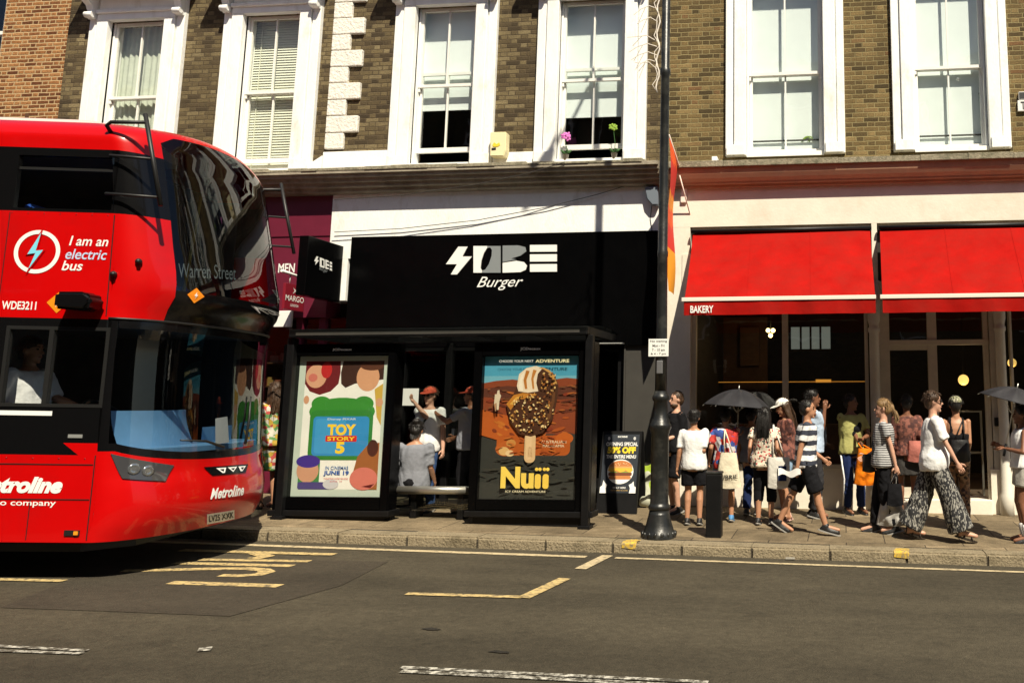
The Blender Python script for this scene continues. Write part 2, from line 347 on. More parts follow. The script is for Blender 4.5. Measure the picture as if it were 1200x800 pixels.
# ================================================================== ground
def asphalt(name, c, k=1.):
    """stone chippings, lanes polished along the street, oil and old repairs"""
    m = mat(name, c, .88, var=.45, vs=95, bump=.8, bs=120, flake=(150,(.21,.18,.12),.65), spec=.25); t = m.node_tree; L = t.links.new; b = t.nodes['Principled BSDF']
    src = b.inputs['Base Color'].links[0].from_socket; tc = nn(t, 'ShaderNodeTexCoord')
    for sc_, dt, lo, hi, a, z in (((.10,.9,1),4,.78,1.28,.32,.68),((.35,.5,1),8,.80,1.22,.3,.7),((1.6,2.2,1),9,.86,1.14,.3,.7),((.9,1.5,1),3,.55,1.,.22,.36),((14,14,1),5,.8,1.2,.3,.7)):
        mp = nn(t, 'ShaderNodeMapping'); mp.inputs['Scale'].default_value = sc_; mp.inputs['Location'].default_value = (hi*7,lo*5,0); L(tc.outputs['Object'], mp.inputs[0])
        n = nn(t, 'ShaderNodeTexNoise'); n.inputs['Scale'].default_value = 1; n.inputs['Detail'].default_value = dt; n.inputs['Roughness'].default_value = .6; L(mp.outputs[0], n.inputs['Vector'])
        r = nn(t, 'ShaderNodeMapRange'); r.inputs[1].default_value = a; r.inputs[2].default_value = z; r.inputs[3].default_value = 1+(lo-1)*k; r.inputs[4].default_value = 1+(hi-1)*k; L(n.outputs['Fac'], r.inputs[0])
        x = nn(t, 'ShaderNodeMix', data_type='RGBA', blend_type='MULTIPLY'); x.inputs[0].default_value = 1; L(src, x.inputs[6]); L(r.outputs[0], x.inputs[7]); src = x.outputs[2]
    L(src, b.inputs['Base Color'])
asphalt('asphalt', (.058,.049,.033)); asphalt('asphalt_dark', (.049,.0405,.029), .8); asphalt('tar', (.024,.021,.017), .5)
mat('granite', (.25,.205,.135), .9, var=.35, vs=60, bump=.9, bs=45, dirt=(.11,.09,.055), ds=4, flake=(95,(.07,.06,.05),.75), spec=.2)
def paving():
    m = bpy.data.materials.new('paving'); m.use_nodes = True; t = m.node_tree; L = t.links.new; b = t.nodes['Principled BSDF']; b.inputs['Roughness'].default_value = .9; b.inputs['Specular IOR Level'].default_value = .2
    tc = nn(t, 'ShaderNodeTexCoord'); br = nn(t, 'ShaderNodeTexBrick'); br.offset = .5; br.inputs['Scale'].default_value = 1.; br.inputs['Brick Width'].default_value = .86; br.inputs['Row Height'].default_value = .6
    br.inputs['Mortar Size'].default_value = .007; br.inputs['Mortar Smooth'].default_value = .3; br.inputs['Color1'].default_value = (.205,.158,.098,1); br.inputs['Color2'].default_value = (.145,.112,.070,1); br.inputs['Mortar'].default_value = (.045,.035,.025,1); br.inputs['Bias'].default_value = -.1
    L(tc.outputs['Object'], br.inputs['Vector']); out = br.outputs['Color']
    for s, lo, hi in ((70,.72,1.3),(2.2,.7,1.2),(9,.85,1.15)):
        n = nn(t, 'ShaderNodeTexNoise'); n.inputs['Scale'].default_value = s; n.inputs['Detail'].default_value = 7; L(tc.outputs['Object'], n.inputs['Vector'])
        r = nn(t, 'ShaderNodeMapRange'); r.inputs[1].default_value = .32; r.inputs[2].default_value = .68; r.inputs[3].default_value = lo; r.inputs[4].default_value = hi; L(n.outputs['Fac'], r.inputs[0])
        x = nn(t, 'ShaderNodeMix', data_type='RGBA', blend_type='MULTIPLY'); x.inputs[0].default_value = 1; L(out, x.inputs[6]); L(r.outputs[0], x.inputs[7]); out = x.outputs[2]
    # trodden-in chewing gum
    v = nn(t, 'ShaderNodeTexVoronoi'); v.inputs['Scale'].default_value = 3.1; L(tc.outputs['Object'], v.inputs['Vector'])
    r = nn(t, 'ShaderNodeMapRange'); r.inputs[1].default_value = .05; r.inputs[2].default_value = .075; r.inputs[3].default_value = .55; r.inputs[4].default_value = 0; L(v.outputs['Distance'], r.inputs[0])
    x = nn(t, 'ShaderNodeMix', data_type='RGBA'); L(r.outputs[0], x.inputs[0]); L(out, x.inputs[6]); x.inputs[7].default_value = (.08,.065,.05,1); L(x.outputs[2], b.inputs['Base Color'])
    bp = nn(t, 'ShaderNodeBump'); bp.inputs['Strength'].default_value = .4; bp.inputs['Distance'].default_value = .01; L(n.outputs['Fac'], bp.inputs['Height']); L(bp.outputs[0], b.inputs['Normal']); M['paving'] = m
paving()
def sheet(name, pts, m, lift, kind='structure'):
    # flat piece lying on the road
    b = MB(); b.face([(p[0], p[1], zr(p[0])+lift) for p in pts]); o = b.build(name, m); prop(o, kind=kind); return o
b = MB(); b.face([(-90,-60,zr(-90)),(90,-60,zr(90)),(90,YK+.02,zr(90)),(-90,YK+.02,zr(-90))]); prop(b.build('road', M['asphalt']), kind='structure')
b = MB(); W_ = .30
b.face([(x, y, zp(x, y)-.004) for x, y in ((-60,YK+W_-.02),(60,YK+W_-.02),(60,9),(-60,9))]); prop(b.build('pavement', M['paving']), kind='structure')
b = MB(); x = -24.
while x < 16:
    l = .80+random.uniform(-.05,.05); h = random.uniform(-.004,.004); o_ = random.uniform(-.004,.004)
    z0, z1 = zr(x+.004), zr(x+l-.004)
    b.box(x+.003, x+l-.003, YK+o_, YK+W_, z0-.1, z0+.115+h, 0, z1-z0); x += l
bmesh.ops.bevel(b.bm, geom=[e for e in b.bm.edges if abs(e.verts[0].co.y-e.verts[1].co.y) < .001 and e.verts[0].co.y < YK+.05 and e.verts[0].co.z > zr(e.verts[0].co.x)+.05], offset=.022, segments=3, affect='EDGES')
prop(b.build('kerb', M['granite']), kind='structure')
b = MB(); b.box(-60, 60, YK+.012, YK+W_-.012, -1.5, .05); # bed under the joints, below the stones
b.bm.clear(); b.box(-24, 16, YK+.015, YK+W_-.02, zr(-24)-.1, zr(-24)+.09, 0, zr(16)-zr(-24)); prop(b.build('kerb_bed', M['asphalt_dark']), kind='structure')

def G(*pp): return [tuple(ground(x, y))[:2] for x, y in pp]
sheet('road_patch', G((0,712),(100,672),(300,655),(455,658),(400,686),(270,722),(120,716)), M['asphalt_dark'], .004)
# kerbside line
def stripe(y0, y1, x0, x1, m, lift=.006, name='road_marking'):
    b = MB(); n = max(2, int((x1-x0)/.25)); rr = random.Random(int(x0*100))
    for i in range(n):
        a, c = x0+(x1-x0)*i/n, x0+(x1-x0)*(i+1)/n
        j = [rr.uniform(-.004,.004) for _ in range(2)]
        b.face([(a,y0+j[0],zr(a)+lift),(c,y0+j[0],zr(c)+lift),(c,y1+j[1],zr(c)+lift),(a,y1+j[1],zr(a)+lift)])
    return prop(b.build(name, M[m]), kind='structure')
yl = ground(500,646).y; xa = ground(688,652).x; xb = ground(722,653).x
stripe(yl-.055, yl+.055, -16, xa, 'line_pale'); stripe(yl-.04, yl+.04, xb, 14, 'line_pale')
def pxline(pts, wd, m, lift=.008, name='road_marking'):
    # painted stroke of given width through ground points
    q = [Vector(ground(*p)) for p in pts]; b = MB(); ww = wd if isinstance(wd, (list,tuple)) else [wd]*len(q); Ls, Rs = [], []
    for i, p in enumerate(q):
        t = (q[min(i+1,len(q)-1)]-q[max(i-1,0)]); t.z = 0; t.normalize(); n = Vector((-t.y, t.x, 0))*ww[i]/2
        Ls.append(p+n); Rs.append(p-n)
    for i in range(len(q)-1):
        b.face([(v.x, v.y, zr(v.x)+lift) for v in (Rs[i],Rs[i+1],Ls[i+1],Ls[i])])
    return prop(b.build(name, M[m]), kind='structure')
pxline([(712,651),(680,667)], .12, 'line_pale'); pxline([(662,678),(613,701)], .12, 'line_yellow')
pxline([(476,696),(612,700)], .09, 'line_yellow'); pxline([(-140,676),(75,681)], .09, 'line_yellow')
# lettering of the stop cage, seen end on: tops of the letters point along the street
pxline([(212,645),(392,650)], .13, 'line_yellow'); pxline([(300,648),(312,652),(296,655)], .16, 'line_yellow', .0085)
pxline([(235,656),(363,658)], .11, 'line_yellow'); pxline([(205,660),(343,663.5)], .12, 'line_yellow')
pxline([(143,669.5),(240,667),(290,666.5),(309,668),(313,670.5),(303,673.5),(282,675),(258,674.5)], [.12,.12,.12,.13,.15,.14,.12,.11], 'line_yellow')
pxline([(199,683),(328,687)], .13, 'line_yellow')
# worn centre dashes: only the edges of the old paint are left
pxline([(-60,754.5),(102,763)], .045, 'line_white'); pxline([(-60,761),(96,766.5)], .045, 'line_white')
pxline([(470,782.5),(640,791),(830,800)], .05, 'line_white'); pxline([(470,787),(640,795.5),(830,806)], .06, 'line_white')
pxline([(232,762),(248,760.5)], .09, 'line_white')
for p in ((505,737),(585,764)):
    q = ground(*p); sheet('tar_spot', [(q.x+.07*math.cos(a*.57)*random.uniform(.5,1.2), q.y+.035*math.sin(a*.57)*random.uniform(.5,1.2)) for a in range(11)], M['tar'], .006)
for p in ((742,632),(1056,646)):
    q = ground(p[0], p[1], .115); b = MB(); r_ = random.Random(p[0])
    z = lambda x: .122+zr(x)
    b.face([(q.x-.075,YK+.022,z(q.x)),(q.x+.085,YK+.022,z(q.x)),(q.x+.10,YK+.15,z(q.x)),(q.x+.03,YK+.19,z(q.x)),(q.x-.05,YK+.17,z(q.x))])
    b.face([(q.x-.075,YK-.006,zr(q.x)+.06),(q.x+.075,YK-.006,zr(q.x)+.045),(q.x+.085,YK-.006,zr(q.x)+.1),(q.x-.075,YK-.006,zr(q.x)+.1)])
    b.face([(q.x-.075,YK-.006,zr(q.x)+.1),(q.x+.085,YK-.006,zr(q.x)+.1),(q.x+.085,YK+.022,z(q.x)),(q.x-.075,YK+.022,z(q.x))])
    prop(b.build('paint_patch', M['paint_yellow']), kind='structure')

# ================================================================== buildings
def wall_mesh(b, x0, x1, z0, z1, holes, y=0., depth=.3):
    xs = sorted({x0, x1, *[h[0] for h in holes], *[h[1] for h in holes]}); zs = sorted({z0, z1, *[h[2] for h in holes], *[h[3] for h in holes]})
    xs = [v for v in xs if x0 <= v <= x1]; zs = [v for v in zs if z0 <= v <= z1]
    def solid(i, j):
        if i < 0 or j < 0 or i >= len(xs)-1 or j >= len(zs)-1: return None
        xm, zm = (xs[i]+xs[i+1])/2, (zs[j]+zs[j+1])/2
        return not any(h[0] < xm < h[1] and h[2] < zm < h[3] for h in holes)
    for i in range(len(xs)-1):
        for j in range(len(zs)-1):
            if not solid(i, j): continue
            a, c, e, f = xs[i], xs[i+1], zs[j], zs[j+1]
            b.face([(a,y,e),(c,y,e),(c,y,f),(a,y,f)])
            b.face([(a,y+depth,f),(c,y+depth,f),(c,y+depth,e),(a,y+depth,e)])
            if solid(i-1, j) is not True: b.face([(a,y+depth,e),(a,y,e),(a,y,f),(a,y+depth,f)])
            if solid(i+1, j) is not True: b.face([(c,y,e),(c,y+depth,e),(c,y+depth,f),(c,y,f)])
            if solid(i, j-1) is not True: b.face([(a,y,e),(a,y+depth,e),(c,y+depth,e),(c,y,e)])
            if solid(i, j+1) is not True: b.face([(a,y,f),(c,y,f),(c,y+depth,f),(a,y+depth,f)])
def room(b, x0, x1, y0, y1, z0, z1):
    # inside of a room: five faces, open to the window
    b.face([(x0,y1,z0),(x1,y1,z0),(x1,y1,z1),(x0,y1,z1)]); b.face([(x0,y0,z0),(x0,y1,z0),(x0,y1,z1),(x0,y0,z1)])
    b.face([(x1,y0,z0),(x1,y0,z1),(x1,y1,z1),(x1,y1,z0)]); b.face([(x0,y0,z0),(x1,y0,z0),(x1,y1,z0),(x0,y1,z0)]); b.face([(x0,y0,z1),(x0,y1,z1),(x1,y1,z1),(x1,y0,z1)])
def frame4(b, x0, x1, z0, z1, y0, y1, l, r, t, bt):
    b.box(x0, x0+l, y0, y1, z0, z1); b.box(x1-r, x1, y0, y1, z0, z1)
    if t: b.box(x0+l, x1-r, y0, y1, z1-t, z1)
    if bt: b.box(x0+l, x1-r, y0, y1, z0, z0+bt)

def sash_window(par, X0, X1, Z0, Z1, Zm, blind='white', zb=None, raised=0., hood=True, sash_z0=None, label=None, ws=.15, wp=.19):
    """opening X0..X1 x Z0..Z1; moulded casing stands proud of the wall"""
    S0 = Z0 if sash_z0 is None else sash_z0      # foot of the lower sash frame
    b = MB()
    for s in (-1, 1):
        xi = X0 if s < 0 else X1
        b.box(xi, xi+s*wp, -.10, .20, Z0-.02, Z1, .012); b.box(xi+s*wp, xi+s*(wp+.018), -.045, .02, Z0-.02, Z1+.1)
        b.box(xi+s*(wp+.018), xi+s*(wp+ws), -.075, .02, Z0-.02, Z1+.42, .01)
        b.box(xi+s*.01, xi-s*.032, .032, .2, Z0, Z1-.001)
        # small block at the foot of the casing
        b.box(xi+s*.02, xi+s*(wp+ws-.02), -.125, -.101, Z0-.02, Z0+.14, .008)
    b.box(X0-wp, X1+wp, -.10, .20, Z1+.001, Z1+.17, .01); b.box(X0-wp-.01, X1+wp+.01, -.14, -.101, Z1+.11, Z1+.17, .012)
    b.box(X0-wp, X1+wp, -.08, .20, Z1+.175, Z1+.40, .008)
    if hood:
        for s in (-1, 1):       # scrolled brackets under the hood
            xi = (X0-wp-ws/2-.01) if s < 0 else (X1+wp+ws/2+.01)
            prof = [(-.08,Z1+.42),(-.30,Z1+.42),(-.31,Z1+.33),(-.27,Z1+.27),(-.19,Z1+.23),(-.15,Z1+.15),(-.17,Z1+.09),(-.15,Z1+.04),(-.11,Z1+.02),(-.08,Z1+.03)]
            b.prism([(xi-.06,y,z) for y, z in prof], (.12,0,0))
            b.lathe([(.045,0),(.05,.005),(.05,.131),(.045,.136)], (xi-.068,-.17,Z1+.075), 12, Vector((1,0,0)))
        b.box(X0-wp-ws-.12, X1+wp+ws+.12, -.40, .0, Z1+.425, Z1+.50, .01); b.box(X0-wp-ws-.18, X1+wp+ws+.18, -.46, .0, Z1+.505, Z1+.60, .015)
    b.box(X0+.002, X1-.002, -.03, .2, Z0-.03, Z0+.025 if S0-Z0 > .1 else Z0+.035)
    w_ = b.build('window', M['white_paint'], par); prop(w_, label)
    sy0, sy1 = .05, .095
    b = MB(); frame4(b, X0+.034, X1-.034, Zm-.02, Z1, sy0, sy1, .045, .045, .05, .045); b.box((X0+X1)/2-.012, (X0+X1)/2+.012, sy0+.005, sy1-.005, Zm+.026, Z1-.051)
    for s in (0,1): b.box([X0+.036,X1-.061][s], [X0+.061,X1-.036][s], sy0+.01, sy1-.01, Zm-.085, Zm-.022)    # sash horns
    b.build('sash', M['white_sash'], w_)
    l0, l1 = S0+.03+raised, Zm+.025+raised
    b = MB(); frame4(b, X0+.035, X1-.035, l0, l1, .105, .15, .045, .045, .045, .075); b.box((X0+X1)/2-.012, (X0+X1)/2+.012, .11, .145, l0+.076, l1-.046); b.build('sash', M['white_sash'], w_)
    b = MB(); b.face([(X0+.05,.072,Zm+.02),(X1-.05,.072,Zm+.02),(X1-.05,.072,Z1-.045),(X0+.05,.072,Z1-.045)]); b.build('pane', M['house_glass'], w_)
    b = MB(); b.face([(X0+.05,.128,l0+.07),(X1-.05,.128,l0+.07),(X1-.05,.128,l1-.04),(X0+.05,.128,l1-.04)]); b.build('pane', M['house_glass'], w_)
    zb = Z0+.05 if zb is None else zb
    b = MB()
    if blind == 'white':
        b.box(X0+.02, X1-.02, .205, .209, zb, Z1); b.box(X0+.02, X1-.02, .20, .214, zb-.025, zb); b.build('blind', M['blind_white'], w_)
    elif blind == 'slats':
        z = Z0+.04
        while z < Z1: b.obox(((X0+X1)/2,.21,z), Vector((1,0,0)), Vector((0,.40,.9165)), Vector((0,-.9165,.40)), (X1-X0)/2-.03, .026, .0012); z += .043
        for xx in (X0+.15, X1-.15): b.box(xx-.006, xx+.006, .183, .186, Z0+.04, Z1)
        b.build('blind', M['blind_cream'], w_)
    elif blind == 'net':
        b.grid(lambda u, v: Vector((X0+.02+(X1-X0-.04)*u, .215+.012*math.sin(u*60)+.008*math.sin(u*23), Z0+(Z1-Z0)*v)), 80, 1); b.build('curtain', M['net_curtain'], w_)
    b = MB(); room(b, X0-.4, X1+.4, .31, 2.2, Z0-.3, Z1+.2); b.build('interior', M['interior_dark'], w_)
    return w_
# ---------- brown brick terrace with four windows (left)
XL, XM = at(77,60,0).x, at(781,100,0).x
XR = 11.5
ztop = 9.4
T = thing('terrace_building', (XL, 0, zp(XL,0)), 'brown brick terrace with four white cased sash windows above black and maroon shopfronts', 'building')
zc = at(560,200,0).z                                   # top of shop cornice against the wall
wz1, wzm, wz0 = at(520,12,.1).z, at(520,101,.07).z, at(520,196,.1).z
ops = []
for (xa_, xb_, ym, kw) in ((124,190,100,dict(blind='net')), (282,349,107,dict(blind='slats')), (486,557,95,dict(blind='white',zb=at(520,128,.2).z,raised=.21)), (655,733,95,dict(blind='white',zb=at(690,136,.2).z,raised=.19))):
    ops.append((at(xa_,ym,.0).x, at(xb_,ym,.0).x, kw))
holes = [(a,c,wz0,wz1) for a,c,_ in ops]
zs0 = at(560,240,0).z
b = MB(); wall_mesh(b, XL, XM, zs0, ztop, holes); b.build('wall', M['brick_brown'], T)
for i, (a, c, kw) in enumerate(ops):
    sash_window(T, a, c, wz0, wz1, wzm, sash_z0=(at(313,203,.1).z+.14 if i < 2 else None), label=['sash window with net curtain behind the bus roof','sash window with slatted venetian blind','sash window half open under a white roller blind','sash window with white blind and orchids on its sill'][i], **kw)
# stone band at the foot of the piers, quoins
b = MB(); xa_, xb_ = at(380,190,0).x, ops[2][0]-.35
b.box(xa_, xb_, -.05, .02, zc-.05, at(420,178,0).z, .01)
b.prism([(xa_-.36,-.05,zc-.02),(xa_-.01,-.05,zc-.02),(xa_-.01,-.05,zc+.30),(xa_-.36,-.05,zc+.08)], (0,.06,0)); b.build('stone_band', M['white_paint'], T); b = MB()
b.box(ops[2][1]+.35, ops[3][0]-.35, -.05, .02, zc-.05, at(610,179,0).z, .01)
b.build('stone_band', M['white_paint'], T)
b = MB(); xq = at(389,80,0).x; z = at(389,176,0).z; k = 0
mat('quoin', (.78,.75,.68), .8, var=.08, vs=5, bump=.9, bs=26)
while z < ztop-.3:
    h = .275 if k % 2 else .265
    b.box(xq, xq+(.52 if k % 2 else .30), -.055, .02, z+.006, z+h-.006, .014); z += h; k += 1
b.build('quoins', M['quoin'], T)
# shop cornice
zl = at(700,193,-.42).z; zbm = at(560,224,-.1).z
b = MB(); prof = [(0,zc+.02),(-.30,zl+.06),(-.44,zl+.035),(-.44,zl-.02),(-.405,zl-.025),(-.40,zl-.07),(-.35,zl-.075),(-.34,zl-.13),(-.29,zl-.135),(-.28,zl-.19),(-.22,zl-.20),(-.21,zl-.25),(-.16,zl-.26),(-.15,zbm),(0,zbm)]
b.prism([(XL,y,z) for y, z in prof], (XM-XL-.02,0,0)); b.build('cornice', M['cornice_stone'], T)
b = MB(); rr = random.Random(3)
x = XL
while x < XM-.5:
    l = rr.uniform(.15,.6); b.box(x, x+l, -.445-rr.uniform(0,.012), -.30, zl+.02, zl+.05+rr.uniform(0,.03), .006); x += l
b.build('lead_capping', M['lichen_stone'], T)
# fascia: white plaster, maroon board at the left
zf = at(560,300,-.1).z
x0, x1, _, _ = rect(388,230,782,300,-.1)
b = MB(); b.box(x0, XM-.03, -.10, .3, zf, zbm-.002); b.build('fascia', M['white_paint'], T)
b = MB(); b.box(x0-.0, at(408,300,-.1).x, -.10, .3, at(400,352,-.1).z, zf-.002); b.build('pilaster', M['white_paint'], T)
zm0 = at(350,372,-.07).z
b = MB(); b.box(XL, x0-.003, -.07, .3, zm0, zbm-.002); b.box(XL, x0-.003, -.085, -.071, at(350,276,-.08).z-.012, at(350,276,-.08).z+.012)
b.build('fascia', M['maroon'], T)
b = MB(); X0,X1,Z0,Z1 = rect(326,308,396,319,-.078); b.text('MEN & WOMEN', lambda x,y: (X0+(X1-X0)*x,-.0745,Z0+(Z1-Z0)*y), .02); b.build('lettering', M['sign_white'], T)
# black burger fascia
X0,X1,Z0,Z1 = rect(409,273,770,386,-.16); ztopb = at(590,274,-.16).z
b = MB(); b.box(X0, X1, -.17, -.103, Z0-.25, ztopb, .004); b.box(X0, XM-.03, -.098, .25, Z0-.28, zf-.003); b.build('sign_board', M['gloss_black'], T)
def onsign(px, py, Y=-.174): p = at(px, py, Y); return (p.x, p.y, p.z)
def signcol(b, pts, Y=-.174, th=.012): b.prism([at(px,py,Y-th) for px,py in pts], (0,th,0))
b = MB()
def lg(sx, sy): return (500+sx/4, 240+sy/4)
signcol(b, [lg(*p) for p in ((148,196),(192,196),(167,242),(212,242),(142,326),(113,326),(142,278),(90,278))])
O_l = [lg(*p) for p in ((219,193),(283,193),(283,202),(268,226),(256,262),(252,296),(258,307),(258,318),(219,318))]
signcol(b, O_l)
signcol(b, [lg(*p) for p in ((356,272),(420,262),(455,268),(470,285),(464,304),(440,315),(356,318))])
for a,c in ((188,220),(232,266),(278,314)): signcol(b, [lg(484,a),lg(610,a-1),lg(610,c-1),lg(484,c)])
b.build('logo', M['sign_white'], T)
b = MB()
signcol(b, [lg(*p) for p in ((285,193),(346,193),(346,318),(260,318),(260,308),(275,303),(292,277),(304,240),(306,212),(298,200),(285,202))])
signcol(b, [lg(*p) for p in ((356,191),(430,190),(462,198),(466,218),(440,238),(395,252),(420,256),(356,268))])
b.build('logo', M['sign_grey'], T)
b = MB(); q0,q1,r0,r1 = rect(559,324,613,340,-.175); b.text('Burger', lambda x,y: (q0+(q1-q0)*x,-.178,r0+(r1-r0)*y), .0, .45); b.build('lettering', M['sign_white'], T)
# dark shopfront under it
zg = lambda X: zp(X, 0)
b = MB(); Xa, Xb = at(409,450,0).x, at(733,450,0).x
ztr = Z0-.25
for px in (409,470,524,590,664,727):
    xx = at(px,480,0).x; b.box(xx-.045, xx+.045, -.02, .09, zg(xx)-.1, ztr)
b.box(Xa, Xb, -.03, .1, zg(Xa)-.3, zg(Xa)+.25); b.box(Xa, Xb, -.015, .085, at(560,405,0).z, at(560,405,0).z+.08)
b.build('shopfront', M['satin_black'], T)
b = MB(); b.face([(Xa,.05,zg(Xa)+.2),(Xb,.05,zg(Xa)+.2),(Xb,.05,ztr),(Xa,.05,ztr)]); b.build('shop_window', M['shop_glass'], T)
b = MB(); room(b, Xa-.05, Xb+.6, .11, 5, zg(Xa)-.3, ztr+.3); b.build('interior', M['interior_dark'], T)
b = MB(); q0,q1,r0,r1 = rect(463,455,491,475,-.01); b.box(q0, q1, -.028, -.022, r0, r1); b.build('notice', M['sign_white'], T)
b = MB(); q0,q1,r0,r1 = rect(521,502,532,515,-.03); b.box(q0, q1, -.034, -.03, r0, r1); b.mi = 1; b.text('7', lambda x,y: (q0+(q1-q0)*(.3+.4*x),-.0365,r0+(r1-r0)*(.15+.7*y)), .02); b.build('number_plate', [M['sign_white'], M['ink']], T)
b = MB(); b.box(at(733,450,-.12).x, at(781,450,-.12).x-.02, -.12, .3, zg(-2)-.3, at(750,358,-.12).z); b.box(at(731,450,-.12).x, at(733,450,-.12).x-.003, -.135, .3, zg(-2)-.3, at(750,357,-.12).z+.03); b.build('pilaster', M['dark_grey_panel'], T)
# maroon shop: dark window with shelves
b = MB(); Xc = at(300,450,0).x
for px in (150,240,300,345,372): xx = at(px,470,0).x; b.box(xx-.05, xx+.05, -.02, .09, zg(xx)-.2, zm0)
b.box(XL, Xa-.05, -.03, .1, zg(XL)-.5, zg(Xc)+.3); b.build('shopfront', M['maroon'], T)
b = MB(); b.face([(XL,.05,zg(XL)),(Xa,.05,zg(Xa)),(Xa,.05,zm0),(XL,.05,zm0)]); b.build('shop_window', M['shop_glass'], T)
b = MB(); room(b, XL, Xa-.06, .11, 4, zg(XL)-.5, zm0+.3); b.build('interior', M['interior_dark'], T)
b = MB(); q0,q1,r0,r1 = rect(321,364,341,383,-.12); b.box(q0, q1, -.12, -.071, r0, r1, .01); b.build('shop_light_box', M['sign_white'], T)
b = MB(); rr = random.Random(5)
for py in (425,452,478,505,532):
    z = at(320,py,.5).z; b.mi = 0; b.box(at(250,py,.5).x, at(345,py,.5).x, .35, .75, z-.02, z)
    x = at(255,py,.5).x
    while x < at(340,py,.5).x-.1:
        l = rr.uniform(.06,.14); h = rr.uniform(.09,.2); b.mi = rr.randint(1,4); b.box(x, x+l, .4, .6, z+.001, z+h); x += l+rr.uniform(.01,.08)
mat('goods_a', (.35,.10,.05), .6); mat('goods_b', (.28,.26,.22), .6); mat('goods_c', (.10,.13,.18), .6); mat('goods_d', (.35,.22,.06), .6)
b.build('display_shelves', [M['interior_wood'],M['goods_a'],M['goods_b'],M['goods_c'],M['goods_d']], T)
b = MB(); b.box(XL, XL+.25, .31, 8, zg(XL)-.5, ztop); b.box(XL, XM, 7.75, 8, zg(XL)-.5, ztop); b.box(XM-.27, XM-.02, .31, 8, zg(XL)-.5, ztop); b.build('side_wall', M['brick_brown'], T)
b = MB(); b.box(XL, XM-.01, -.05, 8, ztop+.002, ztop+.2); b.build('roof', M['lichen_stone'], T)

# ---------- red brick neighbour at the left edge
B = thing('brick_building', (XL-8, 0, zp(XL-8,0)), 'orange red brick building at the left end of the row', 'building')
XL2 = XL-7; yb = .12
hx = at(3,40,yb).x; hz0, hz1 = at(2,100,yb).z, at(2,100,yb).z+1.9
b = MB(); wall_mesh(b, XL2, XL-.012, zp(XL,0)-.6, ztop-.4, [(hx-1.0,hx,hz0,hz1)], yb, .3); b.build('wall', M['brick_red'], B)
b = MB(); frame4(b, hx-1.0, hx, hz0, hz1, yb+.06, yb+.16, .07, .07, .07, .07); b.box(hx-1.0, hx, yb+.05, yb+.15, (hz0+hz1)/2-.03, (hz0+hz1)/2+.03); wn_ = b.build('window', M['white_sash'], B)
b = MB(); b.face([(hx-1,yb+.1,hz0),(hx,yb+.1,hz0),(hx,yb+.1,hz1),(hx-1,yb+.1,hz1)]); b.build('pane', M['house_glass'], wn_)
b = MB(); room(b, hx-1.2, hx+.2, yb+.31, yb+2, hz0-.2, hz1+.2); b.build('interior', M['interior_dark'], wn_)
b = MB(); b.box(hx-1.1, hx+.06, yb-.09, yb+.1, hz0-.09, hz0-.003, .01); b.build('sill', M['lichen_stone'], wn_)
b = MB(); q = at(31,136,yb-.01); b.box(q.x-.035, q.x+.035, yb-.004, yb+.02, q.z-.05, q.z+.05); b.build('air_brick', M['interior_wood'], B)
b = MB(); b.box(XL2, XL-.012, yb+.302, 8, ztop-.398, ztop-.25); b.box(XL2, XL-.012, 7.7, 8, zp(XL,0)-.6, ztop-.4); b.box(XL2, XL2+.25, yb+.302, 7.7, zp(XL,0)-.6, ztop-.4); b.build('roof', M['lichen_stone'], B)

# ---------- yellow brick building with the bakery (right)
U = thing('terrace_building', (XM, 0, zp(XM,0)), 'yellow brick terrace with cream shopfront under a terracotta cornice', 'building')
zcr = at(1000,185,0).z
rz0, rzm, rz1 = at(1000,181,.1).z, at(1000,84,.07).z, wz1+.28
rops = [(at(875,100,0).x, at(965,100,0).x), (at(1070,100,0).x, at(1156,100,0).x)]
dX = rops[1][0]-rops[0][0]; wd = rops[1][1]-rops[1][0]
rops += [(rops[1][0]+dX*k, rops[1][0]+dX*k+wd) for k in (1,2)]
b = MB(); wall_mesh(b, XM, XR, at(1000,215,0).z, ztop+.3, [(a,c,rz0,rz1) for a,c in rops]); b.build('wall', M['brick_yellow'], U)
for i, (a, c) in enumerate(rops):
    sash_window(U, a, c, rz0, rz1, rzm, blind='white', zb=rz0+.05, ws=.13, wp=.18, label=['sash window with closed white blind and a green trinket','sash window with closed white blind and suction hooks'][i] if i < 2 else None)
    w_ = U.children[-1]
# safety bars low across the two blinds
b = MB()
for a, c in rops[:2]: b.box(a+.02, c-.02, .165, .18, at(920,165,.17).z-.012, at(920,165,.17).z+.012)
b.build('window_bar', M['dark_grey_panel'], U)
zlr = at(1000,188,-.4).z; zbr = at(1000,214,-.12).z
b = MB(); prof = [(-.02,zlr-.035),(-.37,zlr-.035),(-.36,zlr-.07),(-.345,zlr-.12),(-.31,zlr-.18),(-.25,zlr-.22),(-.24,zlr-.245),(-.19,zlr-.25),(-.18,zlr-.285),(-.14,zlr-.29),(-.13,zbr),(-.02,zbr)]
b.prism([(XM+.02,y,z) for y, z in prof], (XR-XM-.02,0,0)); b.build('cornice', M['terracotta'], U)
b = MB(); x = XM+.01; rr = random.Random(11)
while x < XR:
    l = rr.uniform(.6,1.3); b.box(x+.003, x+l, -.40-rr.uniform(0,.01), .012, zlr-.032, zlr+.055+rr.uniform(-.006,.006), .008); x += l
b.build('lead_capping', M['lichen_stone'], U)
b = MB(); q = at(839,178,-.05); b.box(q.x-.04, q.x+.04, -.2, -.02, zlr+.062, zlr+.18, .008); b.build('stone_block', M['white_paint'], U)
zaw = at(1000,262,-.12).z
b = MB(); b.box(XM+.012, XR, -.12, .3, zaw, zbr-.002); b.build('fascia', M['cream_render'], U)
